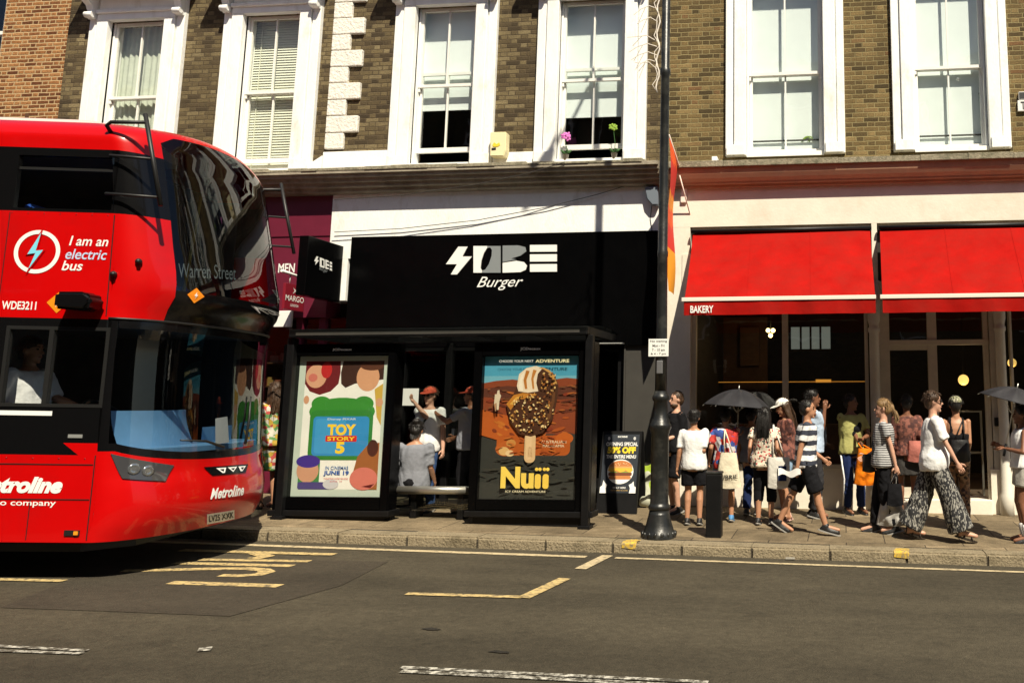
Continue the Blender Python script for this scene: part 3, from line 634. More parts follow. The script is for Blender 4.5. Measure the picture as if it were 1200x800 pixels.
b = MB(); b.box(XM+.012, at(808,350,-.12).x, -.12, .3, zg(XM)-.3, zaw-.002, .006); b.box(at(802,550,-.12).x-.06, at(808,350,-.12).x+.02, -.135, .1, zg(XM)-.3, zaw-.4)
b.build('pilaster', M['cream_render'], U)
# bakery shopfront: frames, door, columns
b = MB(); zsill = at(900,544,0).z; ztf = at(900,372,0).z+.5
Xs = {p: at(p,470,0).x for p in (812,920,1019,1040,1097,1160,1188,1290)}
def post(px0, px1, y0=-.03, y1=.09, ztop_=None): a, c = at(px0,470,0).x, at(px1,470,0).x; b.box(a, c, y0, y1, zg(a)-.2, ztop_ or ztf, .004)
post(810,815.5); post(917,924); post(1014.5,1018.5); post(1032,1044,-.02); post(1089,1100,.0); post(1155,1161,.0); post(1186,1189)
zt = at(1100,401,0).z
b.box(at(1032,470,0).x, at(1161,470,0).x, -.025, .085, zt-.035, zt+.035); b.box(at(1044,470,0).x, at(1089,470,0).x, .005, .075, at(1066,410,0).z, at(1066,404,0).z)
b.box(Xs[812], at(1032,470,0).x, -.06, .12, zsill-.05, zsill); b.box(at(1189,470,0).x, XR, -.06, .12, zsill-.05, zsill)
b.build('shopfront', M['shop_frame'], U)
b = MB()
for px in (1026,1175): # slim round columns
    q = at(px,470,-.09); r_ = .07
    b.lathe([(r_*1.35,zg(q.x)-.05),(r_*1.35,zg(q.x)+.25),(r_,zg(q.x)+.3),(r_,ztf-.75),(r_*1.2,ztf-.72),(r_*1.2,ztf-.68),(r_,ztf-.66),(r_*1.05,ztf-.62),(r_*1.25,ztf-.56),(r_*1.25,ztf)], (q.x,-.09,0), 16)
b.box(at(1162,470,0).x, at(1172,470,0).x, -.02, .1, zg(2)-.2, ztf); b.build('column', M['column_grey'], U)
b = MB(); b.box(Xs[812], at(1036,560,0).x, -.04, .2, zg(XM)-.3, zsill-.052); b.box(at(1161,560,0).x, XR, -.04, .2, zg(XR)-.3, zsill-.052); b.build('stall_riser', M['cream_render'], U)
b = MB(); b.box(at(1036,560,0).x+.003, at(1161,560,0).x-.003, -.10, .5, zg(2)-.2, zg(1.2)+.17, .01); b.build('doorstep', M['cream_render'], U)
b = MB(); zz = ztf
for p0, p1, z0, z1 in ((815,917,zsill,zz),(924,1015,zsill,zz),(1044,1089,zg(1)+.3,at(1066,410,0).z),(1044,1155,zt+.04,zz),(1189,1400,zsill,zz)):
    a, c = at(p0,470,.03).x, at(p1,470,.03).x; b.face([(a,.03,z0),(c,.03,z0),(c,.03,z1),(a,.03,z1)])
b.build('shop_window', M['shop_glass'], U)
b = MB(); b.box(at(1044,470,0).x, at(1089,470,0).x, .01, .07, zg(1)+.18, zg(1)+.32); q = at(1162,520,-.05); b.build('door', M['shop_frame'], U)
b = MB(); X0, X1 = Xs[812]-.05, XR-.1; zfl = zg(2)+.1
room(b, X0, X1, .13, 5.2, zfl, ztf+.25); b.build('interior', M['interior_dark'], U)
b = MB(); b.box(X0+.02, X1-.02, .14, 5.1, zfl+.002, zfl+.02); b.build('shop_floor', M['interior_floor'], U)
b = MB(); b.box(at(820,470,2.2).x, at(1010,470,2.2).x, 2.1, 2.7, zfl+.02, zfl+1.05, .02); zsh = at(900,447,3.).z
b.box(at(818,450,3.).x, at(1015,450,3.).x, 2.9, 3.2, zsh-.03, zsh); b.box(at(835,450,3.6).x, at(900,450,3.6).x, 3.5, 3.6, zsh-.2, zsh+1.2); b.box(at(868,400,3.4).x, at(890,400,3.4).x, 3.3, 3.4, zsh+.3, zsh+1.)
b.build('counter', M['interior_wood'], U)
b = MB(); b.box(at(956,450,2.85).x, at(974,450,2.85).x, 2.84, 2.9, zsh-.02, zsh+.03); b.box(at(818,450,2.88).x, at(1015,450,2.88).x, 2.885, 2.897, zsh-.012, zsh-.004); b.build('shelf_light', M['amber_strip'], U)
b = MB(); q0,q1,r0,r1 = rect(927,383,973,409,4.6); b.box(q0, q1, 4.6, 4.65, r0, r1); b.mi = 1  # added glowing panel with bars, imitates a reflection in the shop glass
for k in range(1,4): b.box(q0+(q1-q0)*k/4-.02, q0+(q1-q0)*k/4+.02, 4.57, 4.6, r0, r1)
b.box(q0-.03, q1+.03, 4.56, 4.6, r0-.05, r0); b.build('reflection_panel', [M['reflection_glow'], M['satin_black']], U)
b = MB(); q = at(1168,494,-.06); b.box(q.x-.03, q.x+.03, -.1, -.04, q.z-.06, q.z+.06, .01); b.build('door_keypad', M['satin_black'], U)
b = MB(); q0,q1,r0,r1 = rect(1120,481,1150,483,1.2); b.box(q0, q1, 1.15, 1.2, r0, r1); b.box(q0, q0+.03, 1.15, 1.2, zfl+.02, r0); b.box(q1-.03, q1, 1.15, 1.2, zfl+.02, r0); r_ = at(1135,530,1.2).z; b.box(q0, q1, 1.155, 1.195, r_-.015, r_+.015); b.build('rail', M['steel'], U)
b = MB(); b.box(XR-.25, XR, .31, 8, zg(XR)-.3, ztop+.3); b.box(XM+.02, XR-.26, 7.75, 8, zg(XR)-.3, ztop+.3); b.build('side_wall', M['brick_yellow'], U)
b = MB(); b.box(XM+.01, XR, -.05, 8, ztop+.302, ztop+.5); b.build('roof', M['lichen_stone'], U)
# bakery lamps
def lamp(px, py, Y, r, lab, m, n=1):
    q = at(px, py, Y); L_ = thing('pendant_lamp', (q.x, q.y, q.z), lab, 'lamp', 'pendant lamps in the bakery')
    b = MB(); b.tube([(q.x,q.y,q.z+r),(q.x,q.y,ztf+.24)], .008, 6); b.build('cord', M['satin_black'], L_)
    b = MB()
    if n == 1: b.ell(q, (r,r,r))
    else:
        for k in range(n): a = k*2*math.pi/n+.5; b.ell(q+Vector((math.cos(a)*r*1.3, 0, math.sin(a)*r*1.5)), (r,r,r), None, 10)
    b.build('globe', M[m], L_)
    pl_ = bpy.data.lights.new('lamp_light', 'POINT'); pl_.energy = 3.5 if n == 1 else 6; pl_.color = (1,.62,.28); pl_.shadow_soft_size = .1; po = bpy.data.objects.new('lamp_light', pl_); COL.objects.link(po); po.parent = L_; po.location = (0,.0,-r-.14)
lamp(903,389,1.6,.036,'cluster of three glowing bulbs hanging in the left bakery window','bulb',3)
lamp(1129,445,2.2,.088,'round amber globe lamp hanging inside the open bakery doorway','globe')
lamp(1186,425,1.4,.07,'round amber globe lamp hanging behind the bakery window right of the door','globe')

# ---------- brick terrace across the street, behind the viewer (seen only in reflections)
O = thing('terrace_building', (0,-17.5,zr(0)), 'plain brick terrace across the street seen only as reflections', 'building')
b = MB(); hs = [(x, x+1.2, z, z+2.0) for x in range(-38,40,4) for z in (3.9,7.3,10.4)]
wall_mesh(b, -40, 40, -1, 14, hs, -17.8, .3); b.build('wall', M['brick_brown'], O)
b = MB()
for a, c, e, f in hs: frame4(b, a, c, e, f, -17.7, -17.6, .1, .1, .1, .1)
b.build('window_frame', M['white_paint'], O)
b = MB(); b.box(-40, 40, -26, -18, 13.8, 14); b.box(-40, 40, -18.2, -18.1, -1, 13.8); b.build('roof', M['lichen_stone'], O)
b = MB(); b.face([(-60,-17.5,zr(-60)+.1),(60,-17.5,zr(60)+.1),(60,-13.6,zr(60)+.1),(-60,-13.6,zr(-60)+.1)]); prop(b.build('pavement', M['paving']), kind='structure')
# ================================================================== the bus
TH = R(9); BA = Vector(at(130,636,-5.15)); BA.z = 0
bf = Vector((math.cos(TH), math.sin(TH), 0)); bl = Vector((-math.sin(TH), math.cos(TH), 0))
# bus frame: u forward, v across from the road side to the kerb side, z above the road (tilts with the street)
def BP(u, v, z):
    p = BA+bf*u+bl*v; return Vector((p.x, p.y, z+zr(p.x)))
def lerp(tab, z):
    if z <= tab[0][0]: return tab[0][1]
    # smooth curve through the stations, without overshoot
    for i in range(len(tab)-1):
        (a, p), (c, q) = tab[i], tab[i+1]
        if z <= c:
            d = (q-p)/(c-a)
            def tan(j):
                if j <= 0 or j >= len(tab)-1: return d
                s0 = (tab[j][1]-tab[j-1][1])/(tab[j][0]-tab[j-1][0]); s1 = (tab[j+1][1]-tab[j][1])/(tab[j+1][0]-tab[j][0]); return 0 if s0*s1 <= 0 else 2*s0*s1/(s0+s1)
            h = c-a; t = (z-a)/h; m0, m1 = tan(i)*h, tan(i+1)*h
            return (2*t**3-3*t*t+1)*p+(t**3-2*t*t+t)*m0+(-2*t**3+3*t*t)*q+(t**3-t*t)*m1
    return tab[-1][1]
NOSE = [(.26,.22),(.34,.25),(.5,.325),(.62,.345),(.78,.325),(.95,.28),(1.15,.265),(2.05,.235),(2.3,.265),(2.42,.33),(2.5,.385),(2.58,.395),(3.06,.30),(3.6,.175),(3.96,.07),(4.02,.03),(4.06,-.03),(4.1,-.14),(4.13,-.32)]
DEP = [(.26,.46),(.6,.52),(1.1,.47),(2.2,.47),(2.5,.62),(3.1,.56),(3.95,.45),(4.06,.43),(4.13,.4)]
HALF = [(.26,1.25),(3.97,1.25),(4.03,1.238),(4.07,1.205),(4.11,1.13),(4.13,1.04)]
def SF(phi, z, off=0.):
    """front: phi -90 road-side corner .. +90 kerb-side corner (degrees)"""
    n, d, h = lerp(NOSE, z), lerp(DEP, z), lerp(HALF, z)
    def pt(ph):
        s, c = math.sin(ph), max(0., math.cos(ph)); return n-d+d*c, 1.26+h*math.copysign(abs(s)**(2/2.2), s)
    ph = R(phi); u, v = pt(ph); 
    if off:
        a, b_ = pt(ph-.01), pt(ph+.01); t = Vector((b_[0]-a[0], b_[1]-a[1], 0)).normalized(); u += t.y*off; v -= t.x*off
    # the roof is crowned across the bus
    if z > 3.9: z += .17*max(0, 1-((v-1.26)/1.25)**2)*min(1, (z-3.9)/.16)
    return BP(u, v, z)
def corner_u(z): return lerp(NOSE, z)-lerp(DEP, z)
def SS(u, z, off=0., far=False):
    h = lerp(HALF, z)
    if z > 3.9: z += .17*max(0, 1-(h/1.25)**2)*min(1, (z-3.9)/.16)
    return BP(u, 1.26+(h+off)*(1 if far else -1), z)
BUS = thing('double_decker_bus', BP(-4.5,1.26,0), 'red electric double decker bus pulling in beside the bus shelter', 'bus')
LEN = 10.6
PHW = 50.                      # edge of the upper windscreen on the front

def VPH(v): q = max(-1, min(1, (v-1.26)/1.25)); return math.degrees(math.asin(math.copysign(abs(q)**1.1, q)))
def proj(p):
    d = p-CAM; z = d.dot(_fw); return CX+F*d.dot(_r)/z, CY-F*d.dot(_u)/z
def onfront(px, py):
    """(phi, z) of the point of the bus front seen at that place of the photo"""
    best = (1e9, 0, 0); a0, a1, z0, z1 = -85., 70., .3, 4.3
    for it in range(4):
        for i in range(13):
            for j in range(13):
                a, z = a0+(a1-a0)*i/12, z0+(z1-z0)*j/12; q = proj(SF(a, z)); e = (q[0]-px)**2+(q[1]-py)**2
                if e < best[0]: best = (e, a, z)
        da, dz = (a1-a0)/8, (z1-z0)/8; a0, a1, z0, z1 = best[1]-da, best[1]+da, best[2]-dz, best[2]+dz
    return best[1], best[2]
def quadmap(c, off):
    """c: phi,z of bottom-left, bottom-right, top-right, top-left"""
    def f(x, y):
        a = [(c[0][k]*(1-x)+c[1][k]*x)*(1-y)+(c[3][k]*(1-x)+c[2][k]*x)*y for k in (0,1)]; return SF(a[0], a[1], off)
    return f
def sidequad(u0, u1, z0, z1, off): return lambda x, y: SS(u0+(u1-u0)*x, z0+(z1-z0)*y, off)
def side(b, u0, u1, z0, z1, nz=3, off=0., far=False, nu=6):
    b.grid(lambda i, j: SS(u0+((corner_u(z0+(z1-z0)*j) if u1 is None else u1)-u0)*i, z0+(z1-z0)*j, off, far), nu, nz, flip=far)
def front(b, p0, p1, z0, z1, np_=10, nz=6, off=0.):
    f = lambda x, a: x(a) if callable(x) else x
    b.grid(lambda i, j: SF(p0+(p1-p0)*i, f(z0, p0+(p1-p0)*i)*(1-j)+f(z1, p0+(p1-p0)*i)*j, off), np_, nz)
def holed(b, u0, u1, z0, z1, holes):
    us = sorted({u0,u1,*[h[0] for h in holes],*[h[1] for h in holes]}); zs = sorted({z0,z1,*[h[2] for h in holes],*[h[3] for h in holes]})
    for a, c in zip(us, us[1:]):
        for e, f in zip(zs, zs[1:]):
            if any(h[0] < (a+c)/2 < h[1] and h[2] < (e+f)/2 < h[3] for h in holes): continue
            b.face([SS(a,e),SS(c,e),SS(c,f),SS(a,f)])
    for h in holes:            # depth of the window rubber
        for (p, q) in (((h[0],h[2]),(h[1],h[2])),((h[1],h[2]),(h[1],h[3])),((h[1],h[3]),(h[0],h[3])),((h[0],h[3]),(h[0],h[2]))):
            b.face([SS(*p),SS(*p,-.05),SS(*q,-.05),SS(*q)])
def weld(b): bmesh.ops.remove_doubles(b.bm, verts=b.bm.verts, dist=.0008)
RE = -LEN; PHF = 74; zsk = .34
def zchin(p): a = min(1, abs(p)/75); return 1.00+.12*a**2      # lower edge of the windscreen surround
ztw = lambda p: 3.93+.105*max(0., min(1., (p+62)/22., (74-p)/62.))
# red skin
b = MB()
for far in (False, True):
    side(b, RE, None, zsk, 1.085, 5, 0, far); side(b, RE, None, 2.29, 3.265, 4, 0, far); side(b, RE, None, 3.865, 4.13, 10, 0, far)
b.face([SS(-.36,1.085),SS(corner_u(1.085),1.085),SS(corner_u(1.19),1.19),SS(-.5,1.19)])
front(b, -90, 90, zsk, .92, 48, 12); front(b, -90, 90, .92, zchin, 48, 2)
front(b, -90, -PHW, 2.29, 3.265, 8, 8); front(b, PHF, 90, 2.29, 3.265, 4, 8)
front(b, -90, -PHW, 3.865, 4.13, 12, 10); front(b, -PHW, PHF, ztw, 4.13, 36, 8); front(b, PHF, 90, 3.865, 4.13, 5, 10)
b.face([SS(RE,.34),SS(RE,4.13),SS(RE,4.13,0,True),SS(RE,.34,0,True)]); weld(b); BODY = b.build('body', M['bus_red'], BUS)
b = MB(); ph_ = list(range(-90,91,5))
def roofpt(i, j):
    a = SF(ph_[round(i*36)], 4.13); q = VV(ph_[round(i*36)]); e = BP(RE, q, 4.13+.17*max(0, 1-((q-1.26)/1.25)**2)); return a*(1-j)+e*j
def VV(ph): return 1.26+1.04*math.copysign(abs(math.sin(R(ph)))**(2/2.2), math.sin(R(ph)))
b.mi = 1; b.grid(roofpt, 36, 1, True); b.mi = 0
b.prism([BP(u,v,4.19) for u,v in ((-9.8,.55),(-.95,.55),(-.85,.7),(-.8,1.26),(-.85,1.8),(-.95,1.95),(-9.8,1.95))], (0,0,.12)); b.build('roof', [M['bus_roof'],M['bus_red']], BUS)
b = MB(); b.face([SS(RE,.36)]+[SF(p,.36) for p in range(-90,91,6)]+[SS(RE,.36,0,True)])
b.prism([BP(u,v,.24) for u,v in ((-10,.15),(-.35,.15),(-.1,.5),(-.1,2.0),(-.35,2.4),(-10,2.4))], (0,0,.07)); b.build('underside', M['bus_trim'], BUS)
# black window bands with real openings
b = MB(); upw = [(-1.17-1.13*k, -.31-1.13*k, 3.295, 3.79) for k in range(8)]
lww = [(-1.09,-.20,1.50,2.215),(-2.35,-1.2,1.36,2.215),(-3.6,-2.42,1.36,2.215),(-4.85,-3.67,1.36,2.215),(-6.1,-4.92,1.36,2.215),(-7.35,-6.17,1.36,2.215)]
holed(b, RE, -.29, 3.265, 3.865, upw); b.grid(lambda i, j: SS(-.29+(corner_u(3.265+.6*j)+.29)*i, 3.265+.6*j), 2, 3)
holed(b, RE, -.5, 1.085, 1.19, []); holed(b, RE, -.199, 1.19, 2.29, lww); b.grid(lambda i, j: SS(-.199+(corner_u(1.19+1.1*j)+.199)*i, 1.19+1.1*j), 1, 4); b.face([SS(-.5,1.085),SS(-.36,1.085),SS(-.5,1.19)])
side(b, RE, None, 3.265, 3.865, 3, 0, True); side(b, RE, None, 1.19, 2.29, 3, 0, True); side(b, RE, None, 1.085, 1.19, 1, 0, True)
front(b, -90, -PHW, 3.265, 3.865, 10, 8); front(b, PHF, 90, 3.265, 3.865, 4, 6)
front(b, -90, -80, zchin, 2.29, 6, 8); front(b, -80, 80, zchin, lambda p: zchin(p)+.07, 30, 2); front(b, 80, 90, zchin, 2.29, 4, 6); front(b, -80, 80, 2.215, 2.29, 30, 2)
weld(b); b.build('window_band', M['bus_black'], BUS)
for w_ in upw[:5]+lww[:3]:
    b = MB(); b.face([SS(w_[0],w_[2],-.03),SS(w_[1],w_[2],-.03),SS(w_[1],w_[3],-.03),SS(w_[0],w_[3],-.03)])
    o_ = b.build('window', M['side_glass'] if w_ in (lww[0], upw[0], upw[1]) else M['bus_glass'], BUS)
    b = MB()
    for a, c, e, f in ((w_[0],w_[1],w_[3]-.13,w_[3]-.105),):
        if w_ in upw: b.prism([SS(a,e,-.02),SS(c,e,-.02),SS(c,f,-.02),SS(a,f,-.02)], bl*.03)
    if w_ is lww[0]:
        for a, c, e, f in ((-1.09,-.2,1.5,1.53),(-1.09,-.2,2.185,2.215),(-1.09,-1.06,1.53,2.185),(-.23,-.2,1.53,2.185),(-.72,-.68,1.53,2.185)): b.prism([SS(a,e,.005),SS(c,e,.005),SS(c,f,.005),SS(a,f,.005)], bl*.045)
    if len(b.bm.verts): b.build('window_frame', M['bus_trim'], o_)
    else: b.bm.free()
b = MB(); front(b, -80, 80, lambda p: zchin(p)+.07, 2.215, 40, 10); weld(b); b.build('windscreen', M['cab_glass'], BUS, smooth=True)
b = MB(); front(b, -PHW, PHF, 2.60, ztw, 60, 30); weld(b); b.build('upper_windscreen', M['bus_glass'], BUS, smooth=True)
b = MB(); front(b, -PHW, PHF, 2.29, 2.60, 34, 5); weld(b); b.build('destination_panel', M['bus_black'], BUS)
b = MB(); b.tube([SF(p,2.30,.004) for p in range(-88,89,8)], .012, 6); b.build('waist_strip', M['bus_trim'], BUS)
# inside: floors, lining, stairs wall, seats
b = MB()
def slab(u0, u1, v0, v1, z0, z1): b.prism([BP(u0,v0,z0),BP(u1,v0,z0),BP(u1,v1,z0),BP(u0,v1,z0)], (0,0,z1-z0))
slab(-6,-.32,.05,2.47,.42,.46); slab(-6,-.1,.06,2.46,2.26,2.33); slab(-6,-.75,.06,2.46,3.92,3.95)
slab(-6,-.33,2.44,2.47,.46,2.26); slab(-6,-.5,2.44,2.47,2.33,3.92); slab(-6,-5.95,.06,2.44,.46,3.92); slab(-6,-.35,.04,.06,.46,1.08); slab(-6,-.2,.04,.06,2.33,3.25)
slab(-1.62,-1.58,.1,1.25,.46,2.26); slab(-1.6,-.45,1.25,1.28,.46,1.25)
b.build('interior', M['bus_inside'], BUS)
b = MB(); b.prism([SF(p,1.08,-.06) for p in range(-66,77,8)]+[BP(-.42,2.2,1.08),BP(-.45,.3,1.08)], (0,0,.05))
b.grid(lambda i, j: BP(-.28-.1*math.sin(j*1.5)+.22*math.sin(math.pi*(.12+.76*i)), .28+1.15*i, 1.13+.34*j), 12, 5); b.grid(lambda i, j: BP(-.38-.3*j+.22*math.sin(math.pi*(.12+.76*i))*(1-j), .28+1.15*i, 1.47-.02*j), 12, 2)
b.grid(lambda i, j: BP(-.30+.22*math.sin(math.pi*(.12+.76*(.78+.22*i))), 1.45+.75*i, 1.13+.16*j), 4, 2)
b.build('dashboard', M['bus_dash'], BUS)
b = MB(); c_ = BP(-.62,.72,1.42); ax_ = (bf*.75+Vector((0,0,.9))).normalized(); q_ = ax_.to_track_quat('Z','Y').to_matrix()
b.tube([c_+q_@Vector((.22*math.cos(a*.3142),.22*math.sin(a*.3142),0)) for a in range(21)], .014, 6, False); b.tube([c_-ax_*.3, c_], .03, 8); b.tube([c_+q_@Vector((-.21,0,0)),c_+q_@Vector((.21,0,0))], .014, 6); b.build('steering_wheel', M['bus_trim'], BUS)
def seat(u, v, z, w_=.42):
    b = MB(); b.prism([BP(u-.2,v-w_/2,z+.38),BP(u+.24,v-w_/2,z+.40),BP(u+.24,v+w_/2,z+.40),BP(u-.2,v+w_/2,z+.38)], (0,0,.1))
    b.prism([BP(u-.16,v-w_/2,z+.45),BP(u-.22,v-w_/2,z+.45),BP(u-.34,v-w_/2+.03,z+.92),BP(u-.30,v-w_/2+.08,z+1.08),BP(u-.24,v-w_/2+.06,z+1.05)], bl*w_)
    b.prism([BP(u-.05,v-.1,z),BP(u+.1,v-.1,z),BP(u+.1,v-.1,z+.38),BP(u-.05,v-.1,z+.38)], bl*.2)
    bmesh.ops.bevel(b.bm, geom=b.bm.edges[:], offset=.02, segments=2, affect='EDGES'); b.build('seat', M['bus_seat'], BUS)
for u in (-.98,-1.95,-2.9):
    for v in (.42,.88,1.85): seat(u, v, 2.33)
seat(-1.28,.72,.72,.5)
b = MB()
for v in (.62,1.9): b.tube([BP(-.75,v,2.33),BP(-.62,v,3.92)], .018, 8)
b.build('handrail', M['bus_pole'], BUS)
# front furniture
c = [onfront(*p) for p in ((143,560),(193,563),(203,545),(130,531))]; b = MB(); f_ = quadmap(c, .012); b.grid(lambda x, y: f_(x, y), 10, 5); f2 = quadmap(c, -.02)
for k in range(10):
    for y in (0,1): b.face([f_(k/10,y),f_((k+1)/10,y),f2((k+1)/10,y),f2(k/10,y)])
H_ = b.build('headlight', M['lamp_glass'], BUS)
b = MB()
for x in (.36,.62): b.lathe([(.05,-.01),(.052,.008),(.04,.016),(.02,.006)], f_(x,.5), 14, (f_(x,.5)-f2(x,.5)).normalized())
b.build('lens', M['lens'], H_)
c = [(-a_, z_) for a_, z_ in reversed([c[1],c[0],c[3],c[2]])]; c = [(-onfront(193,563)[0],c[0][1])]+[(c[i][0],c[i][1]) for i in (1,2,3)] if False else [(-onfront(*p)[0], onfront(*p)[1]) for p in ((193,563),(143,560),(130,531),(203,545))]
b = MB(); f_ = quadmap(c, .012); b.grid(lambda x, y: f_(x, y), 10, 5); b.build('headlight', M['lamp_glass'], BUS)
c = [onfront(*p) for p in ((248,557),(287,553),(290,543),(238,547))]; b = MB(); f_ = quadmap(c, .008); b.grid(f_, 12, 4); P_ = b.build('badge_panel', M['bus_black'], BUS)
b = MB(); f3 = quadmap(c, .013)
for tri in (((.22,.8),(.44,.8),(.36,.2),(.30,.2)),((.47,.8),(.67,.8),(.57,.2)),((.70,.8),(.92,.8),(.84,.2),(.78,.2))): b.face([f3(*p) for p in tri])
b.build('badge', M['decal_white'], P_)
b = MB(); f4 = quadmap(c, .016)
for tri in (((.28,.66),(.38,.66),(.34,.38)),((.53,.66),(.61,.66),(.57,.42)),((.76,.66),(.86,.66),(.82,.38))): b.face([f4(*p) for p in tri])
b.build('badge', M['bus_black'], P_)
b = MB(); b.text('Metroline', quadmap([onfront(*p) for p in ((246,585),(285,580),(285,567),(246,572))], .006), .03, .35); b.build('lettering', M['decal_white'], BUS)
c = [onfront(*p) for p in ((241,614),(273,608),(273,597),(241,602))]; b = MB(); f_ = quadmap(c, .014); b.grid(f_, 6, 1); b.mi = 1; f3 = quadmap(c, .018); b.text('LV25 XXK', lambda x, y: f3(.06+.88*x,.18+.64*y), .015); b.build('number_plate', [M['decal_white'], M['ink']], BUS)
b = MB(); f3 = quadmap([onfront(*p) for p in ((213,325),(282,328),(282,312),(213,308))], -.05); b.text('Warren Street', f3); b.build('destination_text', M['rail_grey'], BUS)
def diamond(fm, cx, cz, r, mname, par, sx=1.):
    b = MB(); b.face([fm(cx-r*sx,cz),fm(cx,cz-r),fm(cx+r*sx,cz),fm(cx,cz+r)]); d_ = b.build('warning_sign', M[mname], par); return d_
c0 = onfront(229,346); b = MB(); b.face([SF(c0[0]-5,c0[1],.008),SF(c0[0],c0[1]-.075,.008),SF(c0[0]+5,c0[1],.008),SF(c0[0],c0[1]+.075,.008)]); d_ = b.build('warning_sign', M['decal_orange'], BUS)
b = MB(); b.face([SF(c0[0]+p*1.1,c0[1]+q*.018,.012) for p, q in ((.4,2),(-1,-.3),(-.1,-.3),(-.5,-2),(1,.4),(.1,.4))]); b.build('bolt', M['decal_white'], d_)
b = MB(); b.text('WDE3211', quadmap([onfront(*p) for p in ((294,366),(308,369),(308,361),(294,358))], .006), .02); b.build('lettering', M['decal_white'], BUS)
b = MB(); f3 = quadmap([onfront(*p) for p in ((288,364),(304,367),(304,338),(288,335))], .005)
b.face([f3(*p) for p in ((.1,.55),(.38,.72),(.28,1.),(.62,1.),(1.,.5),(.72,.42),(.95,.1),(.62,.0),(.36,.38),(.5,.6))]); b.build('logo', M['rail_grey'], BUS)
# wipers
b = MB(); b.tube([SF(10,1.12,.03),SF(14,1.4,.025),SF(15,1.62,.02)], [.014,.012,.008], 6); b.build('wiper', M['bus_trim'], BUS)
b = MB(); b.tube([SF(-6,1.11,.03),SF(-18,1.18,.025),SF(-34,1.20,.02)], [.014,.012,.008], 6); b.build('wiper', M['bus_trim'], BUS)
b = MB(); f3 = quadmap([onfront(*p) for p in ((256,520),(272,518),(270,488),(256,490))], -.03); b.face([f3(0,0),f3(1,0),f3(1,1),f3(0,1)]); b.build('notice', M['decal_white'], BUS)
# side lettering and decals
b = MB(); uc, zc_, r_ = -.91, 2.89, .2; NR = 40
for k in range(NR):
    a0, a1 = 2*math.pi*k/NR, 2*math.pi*(k+1)/NR
    if abs(math.sin((a0+a1)/2-1.25)) < .0: continue
    b.face([SS(uc+r*math.cos(a), zc_+r*math.sin(a), .004) for r, a in ((r_*.82,a0),(r_,a0),(r_,a1),(r_*.82,a1))])
lg_ = b.build('emblem', M['decal_white'], BUS)
b = MB(); b.face([SS(uc+p*.01, zc_+q*.01, .009) for p, q in ((3.5,23),(-9.5,-3.5),(-1.8,-2.2),(-7.5,-22.5),(7.5,2.4),(.6,1.6))]); b.build('bolt', M['bus_red'], lg_)
b = MB(); b.face([SS(uc+p*.01, zc_+q*.01, .013) for p, q in ((2.4,18),(-7.5,-2.6),(-.6,-1.4),(-5.4,-17),(5.7,1.6),(-.6,.8))]); b.build('bolt', M['decal_cyan'], lg_)
for tx_, a, c, e, f, m_ in (('I am an',-.64,-.30,2.955,3.045,'decal_white'),('electric',-.66,-.30,2.83,2.925,'decal_ice'),('bus',-.68,-.50,2.725,2.815,'decal_white')):
    b = MB(); b.text(tx_, sidequad(a,c,e,f,.004), .012, .2); b.build('lettering', M[m_], BUS)
b = MB(); b.text('WDE3211', sidequad(-1.155,-.86,2.36,2.435,.004), .02); b.build('lettering', M['decal_white'], BUS)
d_ = diamond(lambda x, y: SS(x,y,.004), -.68, 2.43, .095, 'decal_orange', BUS); b = MB(); b.face([SS(-.68+p*.02,2.43+q*.02,.009) for p, q in ((.6,2.2),(-1,-.3),(-.1,-.3),(-.6,-2.2),(1,.4),(.1,.4))]); b.build('bolt', M['decal_white'], d_)
b = MB(); b.text('Metroline', sidequad(-1.22,-.46,.755,.895,.004), .05, .3); b.build('lettering', M['decal_white'], BUS)
b = MB(); b.text('a Comfortdelgro company', sidequad(-1.62,-.5,.635,.70,.004), .01, .0); b.build('lettering', M['decal_white'], BUS)
b = MB()
for e in (1.0,.70): b.prism([SS(-6,e,.001),SS(-.225,e,.001),SS(-.225,e+.008,.001),SS(-6,e+.008,.001)], bl*-.003)
b.prism([SS(-.217,.36,.001),SS(-.209,.36,.001),SS(-.209,1.085,.001),SS(-.217,1.085,.001)], bl*-.003)
b.prism([SS(-.255,2.32,.001),SS(-.247,2.32,.001),SS(-.268,3.25,.001),SS(-.276,3.25,.001)], bl*-.003); b.build('panel_seam', M['bus_trim'], BUS)
for u, e, f in ((-1.19,2.32,3.25),(-2.32,2.32,3.25),(-3.45,2.32,3.25),(-1.15,.36,1.08),(-.72,.36,.70),(-2.3,.36,1.08)):
    b = MB(); b.prism([SS(u,e,.001),SS(u+.006,e,.001),SS(u+.006,f,.001),SS(u,f,.001)], bl*-.003); b.build('panel_seam', M['bus_trim'], BUS)
mat('rivet_red', (.25,.002,.002), .4); b = MB()
for k in range(26): b.lathe([(.007,0),(.006,.003),(.002,.004)], SS(-.3-.22*k,1.055,.0), 6, -bl)
for k in range(40): b.lathe([(.006,0),(.005,.003),(.002,.004)], SS(-.33-.14*k,3.245,.0), 6, -bl)
o_ = b.build('rivet', M['rivet_red'], BUS); o_['kind'] = 'stuff'
b = MB(); b.prism([SS(-.40,.40,0),SS(-.275,.40,0),SS(-.275,.445,0),SS(-.40,.445,0)], bl*-.012); b.build('side_lamp_mount', M['bus_trim'], BUS)
b = MB(); b.prism([SS(-.315,.407,.012),SS(-.282,.407,.012),SS(-.282,.438,.012),SS(-.315,.438,.012)], bl*-.008); b.build('side_lamp', M['orange_lens'], BUS)
b = MB(); b.prism([SS(-2.2,1.425,-.002),SS(-.62,1.425,-.002),SS(-.62,1.465,-.002),SS(-2.2,1.465,-.002)], bl*-.004); b.build('sticker', M['decal_white'], BUS)
